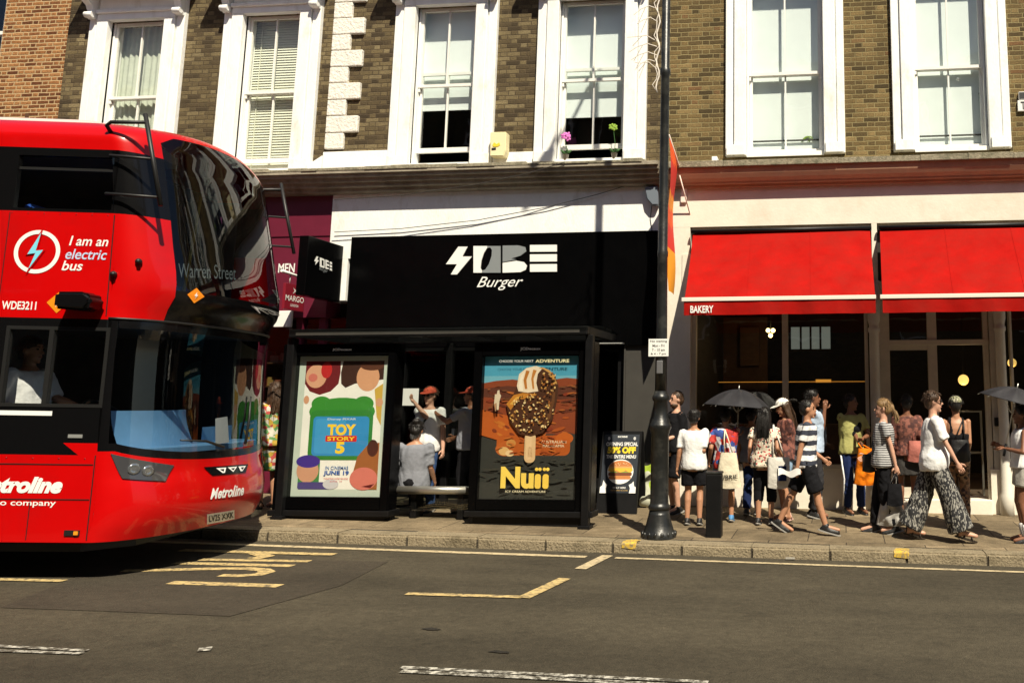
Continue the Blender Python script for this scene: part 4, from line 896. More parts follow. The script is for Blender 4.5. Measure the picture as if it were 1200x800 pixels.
b = MB(); b.prism([SS(-1.18,1.427,.004),SS(-1.08,1.427,.004),SS(-1.08,1.463,.004),SS(-1.18,1.463,.004)], bl*-.003); b.build('sticker', M['decal_yellow'], BUS)
b = MB(); b.prism([SS(-.46,1.235,.001),SS(-.34,1.235,.001),SS(-.34,1.265,.001),SS(-.46,1.265,.001)], bl*-.006); b.build('air_vent', M['rail_grey'], BUS)
# road-side mirror, camera knobs
b = MB(); b.prism([SS(-.57,2.36,.02),SS(-.30,2.345,.02),SS(-.255,2.40,.02),SS(-.255,2.47,.02),SS(-.32,2.515,.02),SS(-.57,2.51,.02)], bl*-.2)
bmesh.ops.bevel(b.bm, geom=b.bm.edges[:], offset=.028, segments=3, affect='EDGES'); b.build('mirror', M['bus_black'], BUS, smooth=False)
for u, z in ((-.225,2.70),(.0,2.83)):
    b = MB(); pp = SS(u,z) if u < -.2 else SF(-72,z); b.lathe([(.028,0),(.028,.03),(.018,.04),(.016,.06),(.004,.062)], pp-bl*0, 10, (-bl+bf*.5).normalized()); b.build('camera', M['bus_trim'], BUS)
# branch deflector bars at both upper corners
for far in (False, True):
    w__ = (lambda v: 2.52-v) if far else (lambda v: v); T_ = lambda u, v, z: BP(u, w__(v), z); b = MB()
    b.tube([T_(-.07,-.03,4.21),T_(.15,-.03,3.34)], .019, 8)
    for z, u in ((3.78,.05),(3.42,.13)): b.tube([T_(-.36,.0,z+.02),T_(-.34,-.04,z+.02),T_(u,-.03,z)], .013, 8)
    b.tube([T_(-.40,.03,4.04),T_(-.41,-.02,4.09),T_(-.37,-.03,4.12),T_(-.05,-.03,4.13)], .018, 8); b.build('deflector_bar', M['bus_trim'], BUS)
# wheels
for u in (-2.75,-8.6):
    for v, s in ((.02,-1),(2.5,1)):
        p = BP(u, v, .48); ax_ = bl*s; t_ = MB(); t_.lathe([(.28,.02),(.40,.0),(.46,-.03),(.48,-.08),(.48,-.26),(.45,-.3),(.2,-.3)], p, 28, ax_); W__ = t_.build('wheel', M['rubber'], BUS)
        t_ = MB(); t_.lathe([(.29,-.02),(.27,-.06),(.16,-.05),(.15,-.01),(.10,.0),(.02,.0)], p+ax_*.022, 20, ax_); t_.build('rim', M['hub'], W__)
# ================================================================== awnings
zbar = at(1000,349.5,-1.42).z; zva = at(1000,367,-1.42).z; ztop_a = at(920,270,-.16).z
def awning(px0, px1, bx0, bx1, lab, seed):
    X0, X1 = at(px0,268,-.15).x, at(px1,268,-.15).x; B0, B1 = at(bx0,348,-1.4).x, at(bx1,348,-1.4).x
    A = thing('awning', ((X0+X1)/2, -.12, ztop_a), lab, 'awning', 'red awnings over the bakery front'); rr = random.Random(seed); ph = [rr.uniform(0,6) for _ in range(4)]
    def f(u, v):
        x = (X0+(X1-X0)*u)*(1-v)+(B0+(B1-B0)*u)*v
        sag = -.045*math.sin(math.pi*v)+.016*math.sin(u*15+ph[0]+v*2)*v*(1-v)*3+.012*math.sin(u*33+v*7+ph[1])*v+.014*math.exp(-((u-.93)/.05)**2)*math.sin(v*9+ph[2])+.010*math.sin(v*13+u*4+ph[3])*(u > .0)*(1-v)
        edge = .03*math.exp(-u*14)*math.sin(math.pi*v)+.03*math.exp(-(1-u)*14)*math.sin(math.pi*v)
        return Vector((x, -.16-1.25*v, ztop_a+(zbar-ztop_a)*v+sag-edge))
    b = MB(); b.grid(f, 70, 26); b.grid(lambda u, v: f(u, v)-Vector((0,.001,.006)), 70, 26, True); b.build('canopy', M['awning_red'], A)
    for k in (1, 2): b = MB(); b.grid(lambda u, v, k=k: f(k/3+(u-.5)*.005, v)+Vector((0,-.003,.004)), 1, 26); b.build('seam', M['awning_red'], A)
    def g(u, v): return Vector((B0+(B1-B0)*u, -1.425+.014*math.sin(u*19+ph[2])*v+.006*math.sin(u*47+ph[3])*v, zbar-.01+(zva-zbar+.01)*v))
    b = MB(); b.grid(g, 90, 5); b.grid(lambda u, v: g(u, v)+Vector((0,.006,0)), 90, 5, True); V_ = b.build('valance', M['awning_red'], A)
    b = MB(); b.box(B0-.03, B1+.005, -1.44, -1.39, zbar-.012, zbar+.04, .006); b.build('front_bar', M['awning_bar'], A)
    b = MB(); b.tube([(X0-.02,-.2,ztop_a+.0),(X1+.02,-.2,ztop_a)], .035, 10); b.build('roller', M['satin_black'], A)
    b = MB()
    for x, xb in ((X0+.02,B0+.05),(X1-.02,B1-.05)): b.tube([(x,-.1,ztop_a-1.0),((x+xb)/2,-.8,(zbar+ztop_a-1)/2+.02),(xb,-1.37,zbar)], .016, 8)
    b.build('folding_arm', M['satin_black'], A); return A, V_
A1, V1 = awning(812.5, 1019.5, 802, 1026, 'red fabric awning with BAKERY on its valance, left of the two', 3)
A2, V2 = awning(1031, 1262, 1034, 1290, 'red fabric awning over the bakery door with plain valance', 9)
b = MB(); q0,q1,r0,r1 = rect(809,358,836,366.5,-1.45); b.text('BAKERY', lambda x,y: (q0+(q1-q0)*x,-1.452,r0+(r1-r0)*y), .025); b.build('lettering', M['sign_white'], A1)
xg0, xg1 = at(1022.5,330,-.12).x, at(1029,330,-.12).x
b = MB(); b.box(xg0, xg1, -.125, .1, zp(2,0)+2.3, zaw-.004); b.build('mullion', M['cream_render'], U)
xl0, xl1 = at(809,300,-.06).x, 9.
b = MB(); b.box(at(1022.5,330,-.12).x+.2*0-6, 11, .13, .14, ztf+.24, zaw+.05) if False else b.box(at(812,300,0).x, XR-.3, .05, .12, ztf-.02, zaw+.05); b.build('awning_box', M['interior_dark'], U)

# ================================================================== lamp post by the kerb
q = ground(772,629,.12); px_, py_ = q.x, q.y; z0 = zp(px_, py_)
def zy(y): return at(772,y,py_).z
LP = thing('lamp_post', (px_,py_,z0), 'tall black cast iron lamp post with fluted flared foot beside the kerb', 'lamp post')
c = (px_,py_,0)
b = MB(); prof = [(.195,z0-.01),(.195,z0+.03),(.182,z0+.05),(.168,z0+.07),(.145,z0+.14),(.12,z0+.24),(.110,z0+.30),(.106,zy(594)-.03)]
NN = 32; rings = []
for r, z in prof: rings.append([b.bm.verts.new((px_+(r*(1+.025*math.cos(16*k*2*math.pi/NN)*(r > .13)))*math.cos(k*2*math.pi/NN), py_+(r*(1+.025*math.cos(16*k*2*math.pi/NN)*(r > .13)))*math.sin(k*2*math.pi/NN), z)) for k in range(NN)])
for i in range(len(rings)-1):
    for k in range(NN): b.bm.faces.new([rings[i][k],rings[i][(k+1)%NN],rings[i+1][(k+1)%NN],rings[i+1][k]]).smooth = True
for k in range(16):
    a = k*2*math.pi/16; b.ell((px_+.186*math.cos(a), py_+.186*math.sin(a), z0+.035), (.022,.022,.03), None, 6)
b.build('foot', M['cast_black'], LP)
b = MB(); zz = zy(594)
b.lathe([(.106,zz-.03),(.12,zz-.02),(.125,zz+.0),(.12,zz+.025),(.108,zz+.035),(.104,zz+.05),(.100,zy(508)),(.108,zy(507)),(.112,zy(504)),(.125,zy(502)),(.128,zy(498.5)),(.124,zy(497)),(.11,zy(495.5)),(.10,zy(491)),(.082,zy(488)),(.079,zy(470)),(.092,zy(469)),(.098,zy(466)),(.092,zy(463)),(.08,zy(462)),(.071,zy(458))], c, 28); b.build('base_column', M['cast_black'], LP)
b = MB(); b.lathe([(.069,zy(458)),(.066,zy(400)),(.058,zy(302)),(.064,zy(300)),(.064,zy(295)),(.057,zy(293)),(.053,zy(90)),(.064,zy(88)),(.064,zy(82)),(.052,zy(80)),(.047,zy(-220)),(.045,zy(-330))], c, 20)
b.build('shaft', M['cast_black'], LP)
b = MB(); zt_ = zy(-330); b.tube([(px_,py_,zt_-.02),(px_,py_-.2,zt_+.25),(px_,py_-.8,zt_+.32),(px_,py_-1.3,zt_+.28)], .03, 8); b.build('arm', M['cast_black'], LP)
b = MB(); b.ell((px_,py_-1.5,zt_+.24), (.12,.34,.09)); b.build('lantern', M['cast_black'], LP)
b = MB(); q = at(773,430,py_-.085); b.box(q.x-.035, q.x+.035, py_-.095, py_-.06, q.z-.075, q.z+.075, .008); b.build('access_box', M['hub'], LP)
b = MB(); q0,q1,r0,r1 = rect(760,397,783.5,417.5,py_-.075); b.box(q0, q1, py_-.078, py_-.072, r0, r1, .002); S_ = b.build('parking_sign', M['sign_white'], None, ((q0+q1)/2, py_-.1, (r0+r1)/2)); prop(S_, 'small white parking times plate strapped to the lamp post', 'sign')
b = MB(); W2 = q1-q0; H2 = r1-r0
for k, (tx_, a, c_) in enumerate((('No waiting',.08,.92),('Mon - Fri',.2,.8),('7 - 10 am',.18,.82),('& 4 - 7 pm',.12,.88))): b.text(tx_, lambda x, y, k=k, a=a, c_=c_: (q0+W2*(a+(c_-a)*x), py_-.0795, r1-H2*(.24*(k+1)-.02)+H2*.15*y), .01)
b.mi = 0; b.build('lettering', M['ink'], S_)
b = MB(); b.tube([(px_+.068*math.cos(t*.3),py_+.068*math.sin(t*.3),(r0+r1)/2) for t in range(22)], .006, 4, False); b.build('strap', M['steel'], S_)
# string of bare lights wound round the shaft
LS = thing('light_string', (px_-.1,py_,zy(60)), 'pale tangled wire of festive lights hanging off the lamp post', 'light string'); rr = random.Random(4)
mat('wire_white', (.72,.66,.58), .5)
b = MB(); pts = [(px_-.075+.02*math.sin(k*1.3), py_-.09, zy(-40+152*k/24)) for k in range(25)]; b.tube(pts, .010, 6); b.tube([(p[0]-.02+.02*math.sin(i*2.1), p[1]-.015, p[2]+.03) for i, p in enumerate(pts)], .006, 6); b.build('cable', M['wire_white'], LS)
for py__ in (-8,14,29,52,58,68,76,84):
    b = MB(); q = Vector((px_-.09, py_-.08, zy(py__))); L_ = rr.uniform(.22,.36); d0 = rr.uniform(-.1,.12)
    b.tube([q, q+Vector((-L_*.35,-.05,d0*.3+.04)), q+Vector((-L_*.7,-.08,d0*.5)), q+Vector((-L_,-.1,d0-.05))], [.007,.006,.005,.004], 5); b.tube([q+Vector((-L_*.5,-.065,d0*.4+.02)), q+Vector((-L_*.85,-.04,d0-.14))], .004, 5); b.build('twig', M['wire_white'], LS)

# narrow banner on the wall seen almost edge on
FX = at(792,250,-.6).x
b = MB(); zt_, zb_ = at(786,168,-.65).z, at(786,344,-.65).z
mat('flag_orange', (.80,.10,.01), .7, var=.2, vs=3); mat('flag_red', (.60,.03,.02), .7); mat('flag_yellow', (.85,.33,.02), .7)
xa_, xb_ = at(783,250,-.95).x, at(792,250,-.35).x
def ff(u, v):
    wv = .03*math.sin(v*7+u*2); return Vector((xa_+(xb_-xa_)*u+wv, -.95+.60*u*(1-.25*v), zt_-.35*u*(1-v)*0+(zb_-zt_)*v-.18*u*(1-v)+.10*(1-u)*v*0-.12*(1-u)*(1-v)*0))
FL = thing('wall_banner', (FX,-.3,zt_), 'narrow orange and red banner hung edge on from the wall bracket', 'banner')
b.grid(ff, 8, 30)
for f in b.bm.faces:
    v = (zt_-f.calc_center_median().z)/(zt_-zb_); f.material_index = 1 if .15 < v < .35 or .55 < v < .72 else (2 if v > .72 or .35 < v < .45 else 0)
b.build('cloth', [M['flag_orange'],M['flag_red'],M['flag_yellow']], FL)
b = MB(); b.tube([(FX+.05,-.1,zt_-.35),(FX,-.32,zt_-.3),(xa_,-.97,zt_+.02)], .014, 8); b.tube([(FX+.12,-.1,zt_-.95),(FX+.02,-.45,zt_-.42)], .010, 6); b.box(FX-.02, FX+.07, -.16, -.121, zt_-.75, zt_-.30, .01); b.build('bracket', M['awning_bar'], FL)

# alarm boxes on the wall
def px_prism(pts, Y0, Y1, b): b.prism([at(x,y,Y0) for x, y in pts], (0,Y1-Y0,0))
A_ = MB(); px_prism(((755,219),(771,218),(771,240),(764,240),(758,233)), -.22, -.102, A_); bmesh.ops.bevel(A_.bm, geom=A_.bm.edges[:], offset=.012, segments=2, affect='EDGES')
mat('alarm_grey', (.16,.19,.23), .4); mat('alarm_cream', (.80,.72,.45), .5)
q = at(763,230,-.16); o_ = A_.build('alarm_box', M['alarm_grey'], None, tuple(q)); prop(o_, 'small grey alarm box on the white fascia beside the lamp post', 'alarm box')
b = MB(); b.tube([at(764,241,-.11),at(762,256,-.11),at(764,270,-.11)], .005, 5); b.build('cable', M['satin_black'], o_)
Ab = MB(); px_prism(((574.5,155),(593,154.5),(592.5,176),(590,183),(574,183)), -.20, -.052, Ab); bmesh.ops.bevel(Ab.bm, geom=Ab.bm.edges[:], offset=.01, segments=2, affect='EDGES')
q = at(583,170,-.12); o_ = Ab.build('alarm_box', M['alarm_cream'], None, tuple(q)); prop(o_, 'cream alarm box with yellow emblem on the brick between two windows', 'alarm box')
b = MB(); px_prism(((577,170),(579,167),(582,169),(585,167),(586,170),(583,172),(578,172)), -.206, -.2, b); b.build('emblem', M['decal_yellow'], o_)
b = MB(); px_prism(((576,173.5),(581,173),(581,175.5),(576,176)), -.206, -.2, b); b.build('emblem', M['ink'], o_)
# flowers on the sill of the fourth window
mat('petal_pink', (.62,.16,.50), .6); mat('leaf_lime', (.22,.36,.03), .6); mat('leaf_green', (.03,.10,.02), .6); mat('pot', (.25,.23,.2), .6)
def plant(px, py, lab, m, nb, r):
    zq = wz0+.02; q = at(px, py, .0); P_ = thing('potted_plant', (q.x,.0,zq), lab, 'plant'); rr = random.Random(px)
    b = MB(); b.lathe([(.035,zq),(.05,zq+.09),(.055,zq+.09)], (q.x+.02,0,0), 12); b.build('pot', M['pot'], P_)
    b = MB(); b.tube([(q.x+.02,.0,zq+.08),(q.x+.03,.0,(zq+q.z)/2),(q.x,-.0,q.z-.03)], .005, 5)
    for k in range(5): a = k*1.3; b.ell((q.x+.02+.05*math.cos(a), .0+.02*math.sin(a), zq+.13), (.05,.015,.02), Matrix.Rotation(a, 3, 'Z')@Matrix.Rotation(-.6, 3, 'Y'), 6)
    b.build('stem', M['leaf_green'], P_)
    b = MB()
    for k in range(nb):
        cc = q+Vector((rr.uniform(-r,r), rr.uniform(-.03,.0), rr.uniform(-r*.5,r*.6)))
        for j in range(5): a = j*1.2566+k; b.ell(cc+Vector((.03*math.cos(a),-.01,.03*math.sin(a))), (.024,.006,.019), Matrix.Rotation(-a, 3, 'Y'), 6)
    b.build('blossom', M[m], P_)
plant(662,160,'pink orchid on the window sill above the alarm box','petal_pink',5,.08); plant(719,150,'lime green orchid on the window sill beside the lamp post','leaf_lime',3,.055)
# trinket and hooks
b = MB(); q = at(945,163,.19); b.tube([q+Vector((.09*math.cos(t*.5)*(1-.03*t),0,.04*math.sin(t*.8))) for t in range(16)], .008, 5); o_ = b.build('window_trinket', M['leaf_lime'], None, tuple(q)); prop(o_, 'little green trinket lying behind the glass of the fifth window', 'trinket')
for p, lab in (((1123,93),'round white suction hook high on the blind of the sixth window'),((1149,110),'round blue grey suction hook lower right on the sixth window')):
    q = at(*p, .165); b = MB(); b.lathe([(.03,0),(.025,.012),(.01,.02),(.008,.03)], q, 12, Vector((0,-1,0))); o_ = b.build('suction_hook', M['decal_white'] if p[0] < 1130 else M['alarm_grey'], None, tuple(q)); prop(o_, lab, 'hook')
# street name plate cut by the right edge
q = at(1194,119,-.03); b = MB(); b.box(q.x-.02, q.x+.9, -.045, -.003, q.z-.15, q.z+.01, .004); b.box(q.x, q.x+.9, -.045, -.003, q.z+.022, q.z+.14, .004); o_ = b.build('street_sign', M['sign_white'], None, tuple(q)); prop(o_, 'white street name plate cut off by the right edge', 'street sign')
b = MB(); b.text('T', lambda x,y: (q.x+.02+.07*x,-.047,q.z-.13+.12*y), .03); b.box(q.x+.005, q.x+.89, -.047, -.0455, q.z+.03, q.z+.132); b.build('lettering', M['ink'], o_)

# ================================================================== projecting signs on the left shops
sx = at(403,315,-.12).x; n0, n1 = .06, .06
yN = -1.02
HS = thing('hanging_sign', (sx,-.12,at(403,315,-.12).z), 'black projecting sign with white lettering beside the maroon fascia', 'sign')
zA, zB = at(357,276,yN).z, at(357,345.5,yN).z
b = MB(); b.box(sx-.14, sx-.004, yN, -.16, zB, zA, .008); b.build('panel', M['gloss_black'], HS)
b = MB(); b.box(sx-.10, sx-.05, -.165, -.101, zB+.15, zB+.25); b.box(sx-.10, sx-.05, -.165, -.101, zA-.25, zA-.15); b.build('bracket', M['dark_grey_panel'], HS)
def on_hs(px, py):   # point of the sign face (plane x = sx)
    d = ray(px, py); t = (sx-CAM.x)/d.x; p = CAM+d*t; return p
def hs_map(p0, p1, p2, p3):
    c = [on_hs(*p) for p in (p0,p1,p2,p3)]
    return lambda x, y: (sx+.001, *(((c[0]*(1-x)+c[1]*x)*(1-y)+(c[3]*(1-x)+c[2]*x)*y)[1:]))
f_ = hs_map((368,310),(389,317.5),(389,307),(368,299)); b = MB(); fsgn = f_
def P2(pts): b.face([f_(x, y) for x, y in pts])
P2([(.0,.38),(.14,1.),(.24,1.),(.17,.64),(.27,.64),(.06,-.02),(.10,.38)]); P2([(.31,0),(.42,0),(.42,1),(.31,1)]); P2([(.42,.8),(.52,.8),(.52,1),(.42,1)]); P2([(.42,0),(.52,0),(.52,.2),(.42,.2)]); P2([(.52,0),(.58,.05),(.58,.95),(.52,1)])
P2([(.62,0),(.70,0),(.70,1),(.62,1)]); P2([(.70,0),(.84,.1),(.82,.2),(.70,.2)]); P2([(.70,.4),(.84,.4),(.84,.6),(.70,.6)]); P2([(.70,.8),(.82,.8),(.80,1),(.70,1)])
for a in (0,.36,.72): P2([(.87,a),(1.,a),(1.,a+.25),(.87,a+.25)])
b.build('logo', M['sign_white'], HS)
f_ = hs_map((374,317),(384,321),(384,316),(374,312)); b = MB(); b.text('Burger', f_, 0, .4); b.build('lettering', M['sign_grey'], HS)
rx = at(360,345,-.1).x; yM = -.8
RS = thing('hanging_sign', (rx,-.08,at(360,345,-.1).z), 'dark red shop sign hanging from a white bracket over the maroon shop', 'sign')
sx_keep = sx; sx = rx
c = [on_hs(*p) for p in ((333,362),(357,352),(357,332),(334,330))]
yL, yR_ = on_hs(334,345).y, on_hs(357,345).y; zT, zBt = on_hs(334,331).z, on_hs(334,362).z
b = MB(); b.box(rx-.04, rx, yL, yR_, zBt, zT, .004); b.build('panel', M['maroon_light'], RS)
b = MB(); b.text('MARGO', lambda x,y: (rx+.003, yL+(yR_-yL)*(.03+.94*x), zBt+(zT-zBt)*(.34+.22*y)), .01); b.build('lettering', M['sign_white'], RS); b = MB(); b.text('LONDON', lambda x,y: (rx+.003, yL+(yR_-yL)*(.3+.4*x), zBt+(zT-zBt)*(.14+.1*y)), .005); b.build('lettering', M['sign_white'], RS); b = MB()
b.face([(rx+.003, yL+(yR_-yL)*(.5+p*.13), zBt+(zT-zBt)*(.76+q*.13)) for p, q in ((-1,.9),(0,.25),(1,1),(.3,0),(1,-.9),(0,-.25),(-1,-1),(-.3,0))]); b.build('emblem', M['sign_white'], RS)
b = MB(); p0, p1 = on_hs(330,317), on_hs(358,327); b.tube([p0, (p0+p1)/2, p1, (rx,-.07,p1.z)], .022, 8); b.tube([(rx-.01,yL+.1,zT),(rx-.01,yL+.1,p0.z)], .008, 6); b.build('bracket', M['sign_white'], RS); sx = sx_keep

# ================================================================== bus shelter
ys = -2.0
def zs_(y, Y=ys): return at(600,y,Y).z
SH = thing('bus_shelter', (at(560,600,-1.5).x,-1.5,zp(-4.5,-1.5)), 'black glazed bus shelter with flat roof and a metal bench inside', 'bus shelter')
XA, XB = at(341,400,ys-.1).x, at(690,400,ys-.1).x; zr0, zr1 = zs_(394), zs_(384)
b = MB(); b.box(XA, XB, -2.16, -2.06, zr0, zr1, .015); b.box(XA, XB, -.93, -.85, zr0+.02, zr1+.0, .01)
b.box(XA, XA+.08, -2.058, -.932, zr0+.01, zr1-.005); b.box(XB-.08, XB, -2.058, -.932, zr0+.01, zr1-.005)
for k in range(1,5): x = XA+(XB-XA)*k/5; b.box(x-.02, x+.02, -2.058, -.932, zr0+.02, zr1-.02)
b.build('roof_frame', M['satin_black'], SH)
b = MB(); b.grid(lambda u, v: Vector((XA-.02+(XB-XA+.04)*u, -2.2+1.4*v, zr1+.006+.05*math.sin(math.pi*v))), 2, 12); b.grid(lambda u, v: Vector((XA-.02+(XB-XA+.04)*u, -2.2+1.4*v, zr1-.006+.05*math.sin(math.pi*v))), 2, 12, True); b.build('roof', M['shelter_glass'], SH)
b = MB(); b.box(XA+.1, XB-.1, -2.165, -2.162, zs_(391.5), zs_(388)); b.build('trim_strip', M['dark_grey_panel'], SH)
for px, Y in ((336,-2.05),(689,-2.05),(689,-.9),(524,-.9),(340,-.9)):
    x = at(px,500,Y).x; b = MB(); zb_ = zp(x, Y); b.box(x-.045, x+.045, Y-.05, Y+.05, zb_, zr0+.001, .008); b.box(x-.075, x+.075, Y-.08, Y+.08, zb_-.01, zb_+.03, .006); b.build('post', M['satin_black'], SH)
b = MB(); x0_, x1_ = at(345,500,-.9).x, at(686,500,-.9).x
b.face([(x0_,-.9,zp(-6,-.9)+.25),(x1_,-.9,zp(-6,-.9)+.25),(x1_,-.9,zr0-.1),(x0_,-.9,zr0-.1)]); b.build('glass_screen', M['shelter_glass'], SH)
b = MB(); b.box(x0_, x1_, -.93, -.87, zp(-6,-.9)+.2, zp(-6,-.9)+.25); b.box(x0_, x1_, -.93, -.87, zr0-.1, zr0-.06); b.build('screen_rail', M['satin_black'], SH)
# thin white light strips at the right-hand roof end
b = MB(); b.tube([at(690,402.5,-2.0), at(731,402.3,-1.3)], .010, 5); b.build('conduit', M['rail_grey'], SH)
yb_ = -1.75; q0 = at(463,572,yb_).x; q1 = at(552,572,yb_).x; zb0 = at(508,578,yb_).z
b = MB(); b.box(q0, q1, yb_-.03, yb_+.30, zb0, zb0+.04, .015); b.tube([(q0,yb_-.04,zb0+.045),(q1,yb_-.04,zb0+.045)], .05, 14); b.build('bench', M['steel'], SH)
b = MB()
for px in (484,539): x = at(px,590,yb_).x; b.box(x-.04, x+.04, yb_, yb_+.2, zp(x,yb_), zb0, .01)
b.box(q0-.02, q1+.02, yb_+.05, yb_+.12, zb0-.19, zb0-.15); b.build('bench_leg', M['satin_black'], SH)
b = MB(); b.face([(q0,yb_-.02,zp(-5,yb_)+.1),(q1,yb_-.02,zp(-5,yb_)+.1),(q1,yb_-.02,zb0-.06),(q0,yb_-.02,zb0-.06)]); b.build('glass_panel', M['shelter_glass'], SH)

# ================================================================== advertising panels
PY = -2.0
def panel(px0, px1, py0, py1, ix0, ix1, iy0, iy1, lab):
    X0, X1, Z0, Z1 = rect(px0, py0, px1, py1, PY); I0, I1, J0, J1 = rect(ix0, iy0, ix1, iy1, PY)
    zb_ = zp((X0+X1)/2, PY)
    A = thing('advert_panel', ((X0+X1)/2, PY+.1, zb_), lab, 'advert panel', 'poster panels at the bus shelter')
    b = MB(); frame4(b, X0, X1, Z0, Z1, PY-.03, PY+.20, I0-X0, X1-I1, Z1-J1, J0-Z0); b.box(I0-.01, I1+.01, PY+.06, PY+.19, J0-.01, J1+.01)
    bmesh.ops.bevel(b.bm, geom=[e for e in b.bm.edges if e.calc_length() > 1.2], offset=.012, segments=2, affect='EDGES'); b.build('frame', M['gloss_black'], A)
    b = MB(); b.box(X0-.03, X1+.03, PY-.06, PY+.22, Z0-.075, Z0-.004, .01); b.box(X0+.06, X1-.06, PY+.0, PY+.16, zb_-.01, Z0-.077); b.build('plinth', M['satin_black'], A)
    b = MB(); xm = (I0+I1)/2; h = Z1-J1; b.text('JCDecaux', lambda x,y: (xm-.13+.26*x, PY-.033, J1+h*.38+h*.24*y), .02); b.build('lettering', M['sign_white'], A)
    b = MB(); g = MB(); g.face([(I0,PY-.012,J0),(I1,PY-.012,J0),(I1,PY-.012,J1),(I0,PY-.012,J1)]); g.build('glass', M['poster_glass'], A)
    b.bm.free(); return A, I0, I1, J0, J1
# --- picture helpers: pieces of a printed sheet, each a hair above the one below
class Poster:
    def __init__(s, A, I, J, name): s.A, s.I, s.J = A, I, J; s.mb = MB(); s.mats = []; s.l = 0; s.name = name
    def col(s, c, rough=.5):
        n = 'ink_%d_%d_%d' % tuple(int(v*1000) for v in c)
        if n not in M: mat(n, c, rough, var=.05, vs=5)
        if M[n] not in s.mats: s.mats.append(M[n])
        s.mb.mi = s.mats.index(M[n])
    def P(s, u, v): return (s.I[0]+(s.I[1]-s.I[0])*u, PY+.055-s.l*.00015, s.J[0]+(s.J[1]-s.J[0])*v)
    def poly(s, pts, c): s.col(c); s.l += 1; s.mb.face([s.P(*p) for p in pts])
    def ell(s, u, v, ru, rv, c, a0=0., n=26, rot=0.):
        asp = (s.J[1]-s.J[0])/(s.I[1]-s.I[0]); cr, sr = math.cos(rot), math.sin(rot); pts = []
        for k in range(n):
            a = k*2*math.pi/n; x, y = ru*math.cos(a), rv*math.sin(a)*asp; pts.append((u+x*cr-y*sr, v+(x*sr+y*cr)/asp))
        s.poly(pts, c)
    def rrect(s, u0, u1, v0, v1, r, c):
        asp = (s.J[1]-s.J[0])/(s.I[1]-s.I[0]); pts = []
        for cx, cy, a in ((u1-r,v1-r/asp,0),(u0+r,v1-r/asp,90),(u0+r,v0+r/asp,180),(u1-r,v0+r/asp,270)):
            for k in range(6): t = R(a+18*k); pts.append((cx+r*math.cos(t), cy+r/asp*math.sin(t)))
        s.poly(pts, c)
    def text(s, body, u0, u1, v0, v1, c, bold=.02, shear=0.):
        s.col(c); s.l += 1; s.mb.text(body, lambda x, y: s.P(u0+(u1-u0)*x, v0+(v1-v0)*y), bold, shear)
    def done(s): return s.mb.build(s.name, s.mats, s.A)
A, I0, I1, J0, J1 = panel(327,461,403,597,343,451,417,582,'black advert panel with a white family film poster left of the bench')
p = Poster(A, (I0,I1), (J0,J1), 'poster')
p.poly([(0,0),(1,0),(1,1),(0,1)], (.50,.58,.50))
p.poly([(.07,.05),(.93,.05),(.93,.965),(.07,.965)], (.80,.80,.74))
# plain coloured shapes where the characters stand
p.poly([(.07,.965),(.07,.80),(.13,.745),(.24,.72),(.36,.745),(.44,.80),(.455,.88),(.45,.965)], (.14,.012,.015)); p.ell(.19,.855,.115,.085,(.62,.33,.20)); p.ell(.30,.90,.06,.06,(.45,.02,.02)); p.ell(.155,.845,.05,.03,(.55,.16,.12))
p.poly([(.48,.965),(.46,.88),(.47,.80),(.52,.77),(.62,.80),(.93,.83),(.93,.965)], (.045,.018,.012)); p.ell(.76,.845,.125,.10,(.60,.31,.17)); p.ell(.80,.93,.13,.035,(.09,.03,.015)); p.poly([(.84,.76),(.93,.80),(.93,.50),(.88,.56)], (.55,.36,.06)); p.ell(.90,.665,.04,.03,(.58,.30,.17)); p.ell(.10,.685,.03,.03,(.58,.30,.17))
p.ell(.27,.655,.11,.055,(.04,.24,.03)); p.ell(.73,.655,.11,.055,(.04,.24,.03)); p.ell(.5,.60,.36,.10,(.04,.24,.03)); p.rrect(.155,.845,.255,.61,.07,(.03,.20,.03)); p.rrect(.195,.805,.285,.565,.04,(.03,.24,.52)); p.rrect(.22,.55,.30,.55,.03,(.05,.30,.58))
p.text('Disney PIXAR', .35,.66,.535,.553,(.80,.80,.80),.0)
p.rrect(.34,.68,.385,.428,.01,(.55,.02,.02)); p.text('TOY',.355,.665,.43,.51,(.85,.58,.03),.05); p.text('STORY',.36,.66,.392,.421,(.85,.58,.03),.03); p.text('5',.455,.555,.30,.385,(.85,.58,.03),.05)
p.rrect(.07,.30,.05,.27,.05,(.05,.22,.06)); p.ell(.17,.18,.12,.085,(.55,.29,.18)); p.ell(.17,.245,.13,.045,(.05,.03,.25)); p.rrect(.07,.44,.05,.10,.02,(.07,.06,.20)); p.ell(.43,.085,.085,.035,(.55,.55,.58))
p.poly([(.93,.38),(.80,.36),(.70,.28),(.66,.16),(.72,.05),(.93,.05)], (.30,.11,.03)); p.ell(.78,.125,.15,.08,(.58,.17,.13)); p.ell(.86,.34,.06,.06,(.05,.02,.012)); p.poly([(.76,.07),(.90,.09),(.86,.06)], (.10,.01,.01))
p.text('IN CINEMAS',.36,.61,.187,.212,(.02,.12,.35),.01); p.text('JUNE 19',.345,.62,.142,.180,(.02,.10,.36),.04); p.text('THEATRES EVERYWHERE',.35,.615,.118,.130,(.55,.05,.06),.0); p.text('JUNE 19',.42,.55,.098,.110,(.55,.05,.06),.0)
p.done()
A, I0, I1, J0, J1 = panel(553,695,401,598,563,676.5,417,585,'black advert panel with an ice cream poster of a red desert, beside the lamp post')
p = Poster(A, (I0,I1), (J0,J1), 'poster'); rr = random.Random(12)
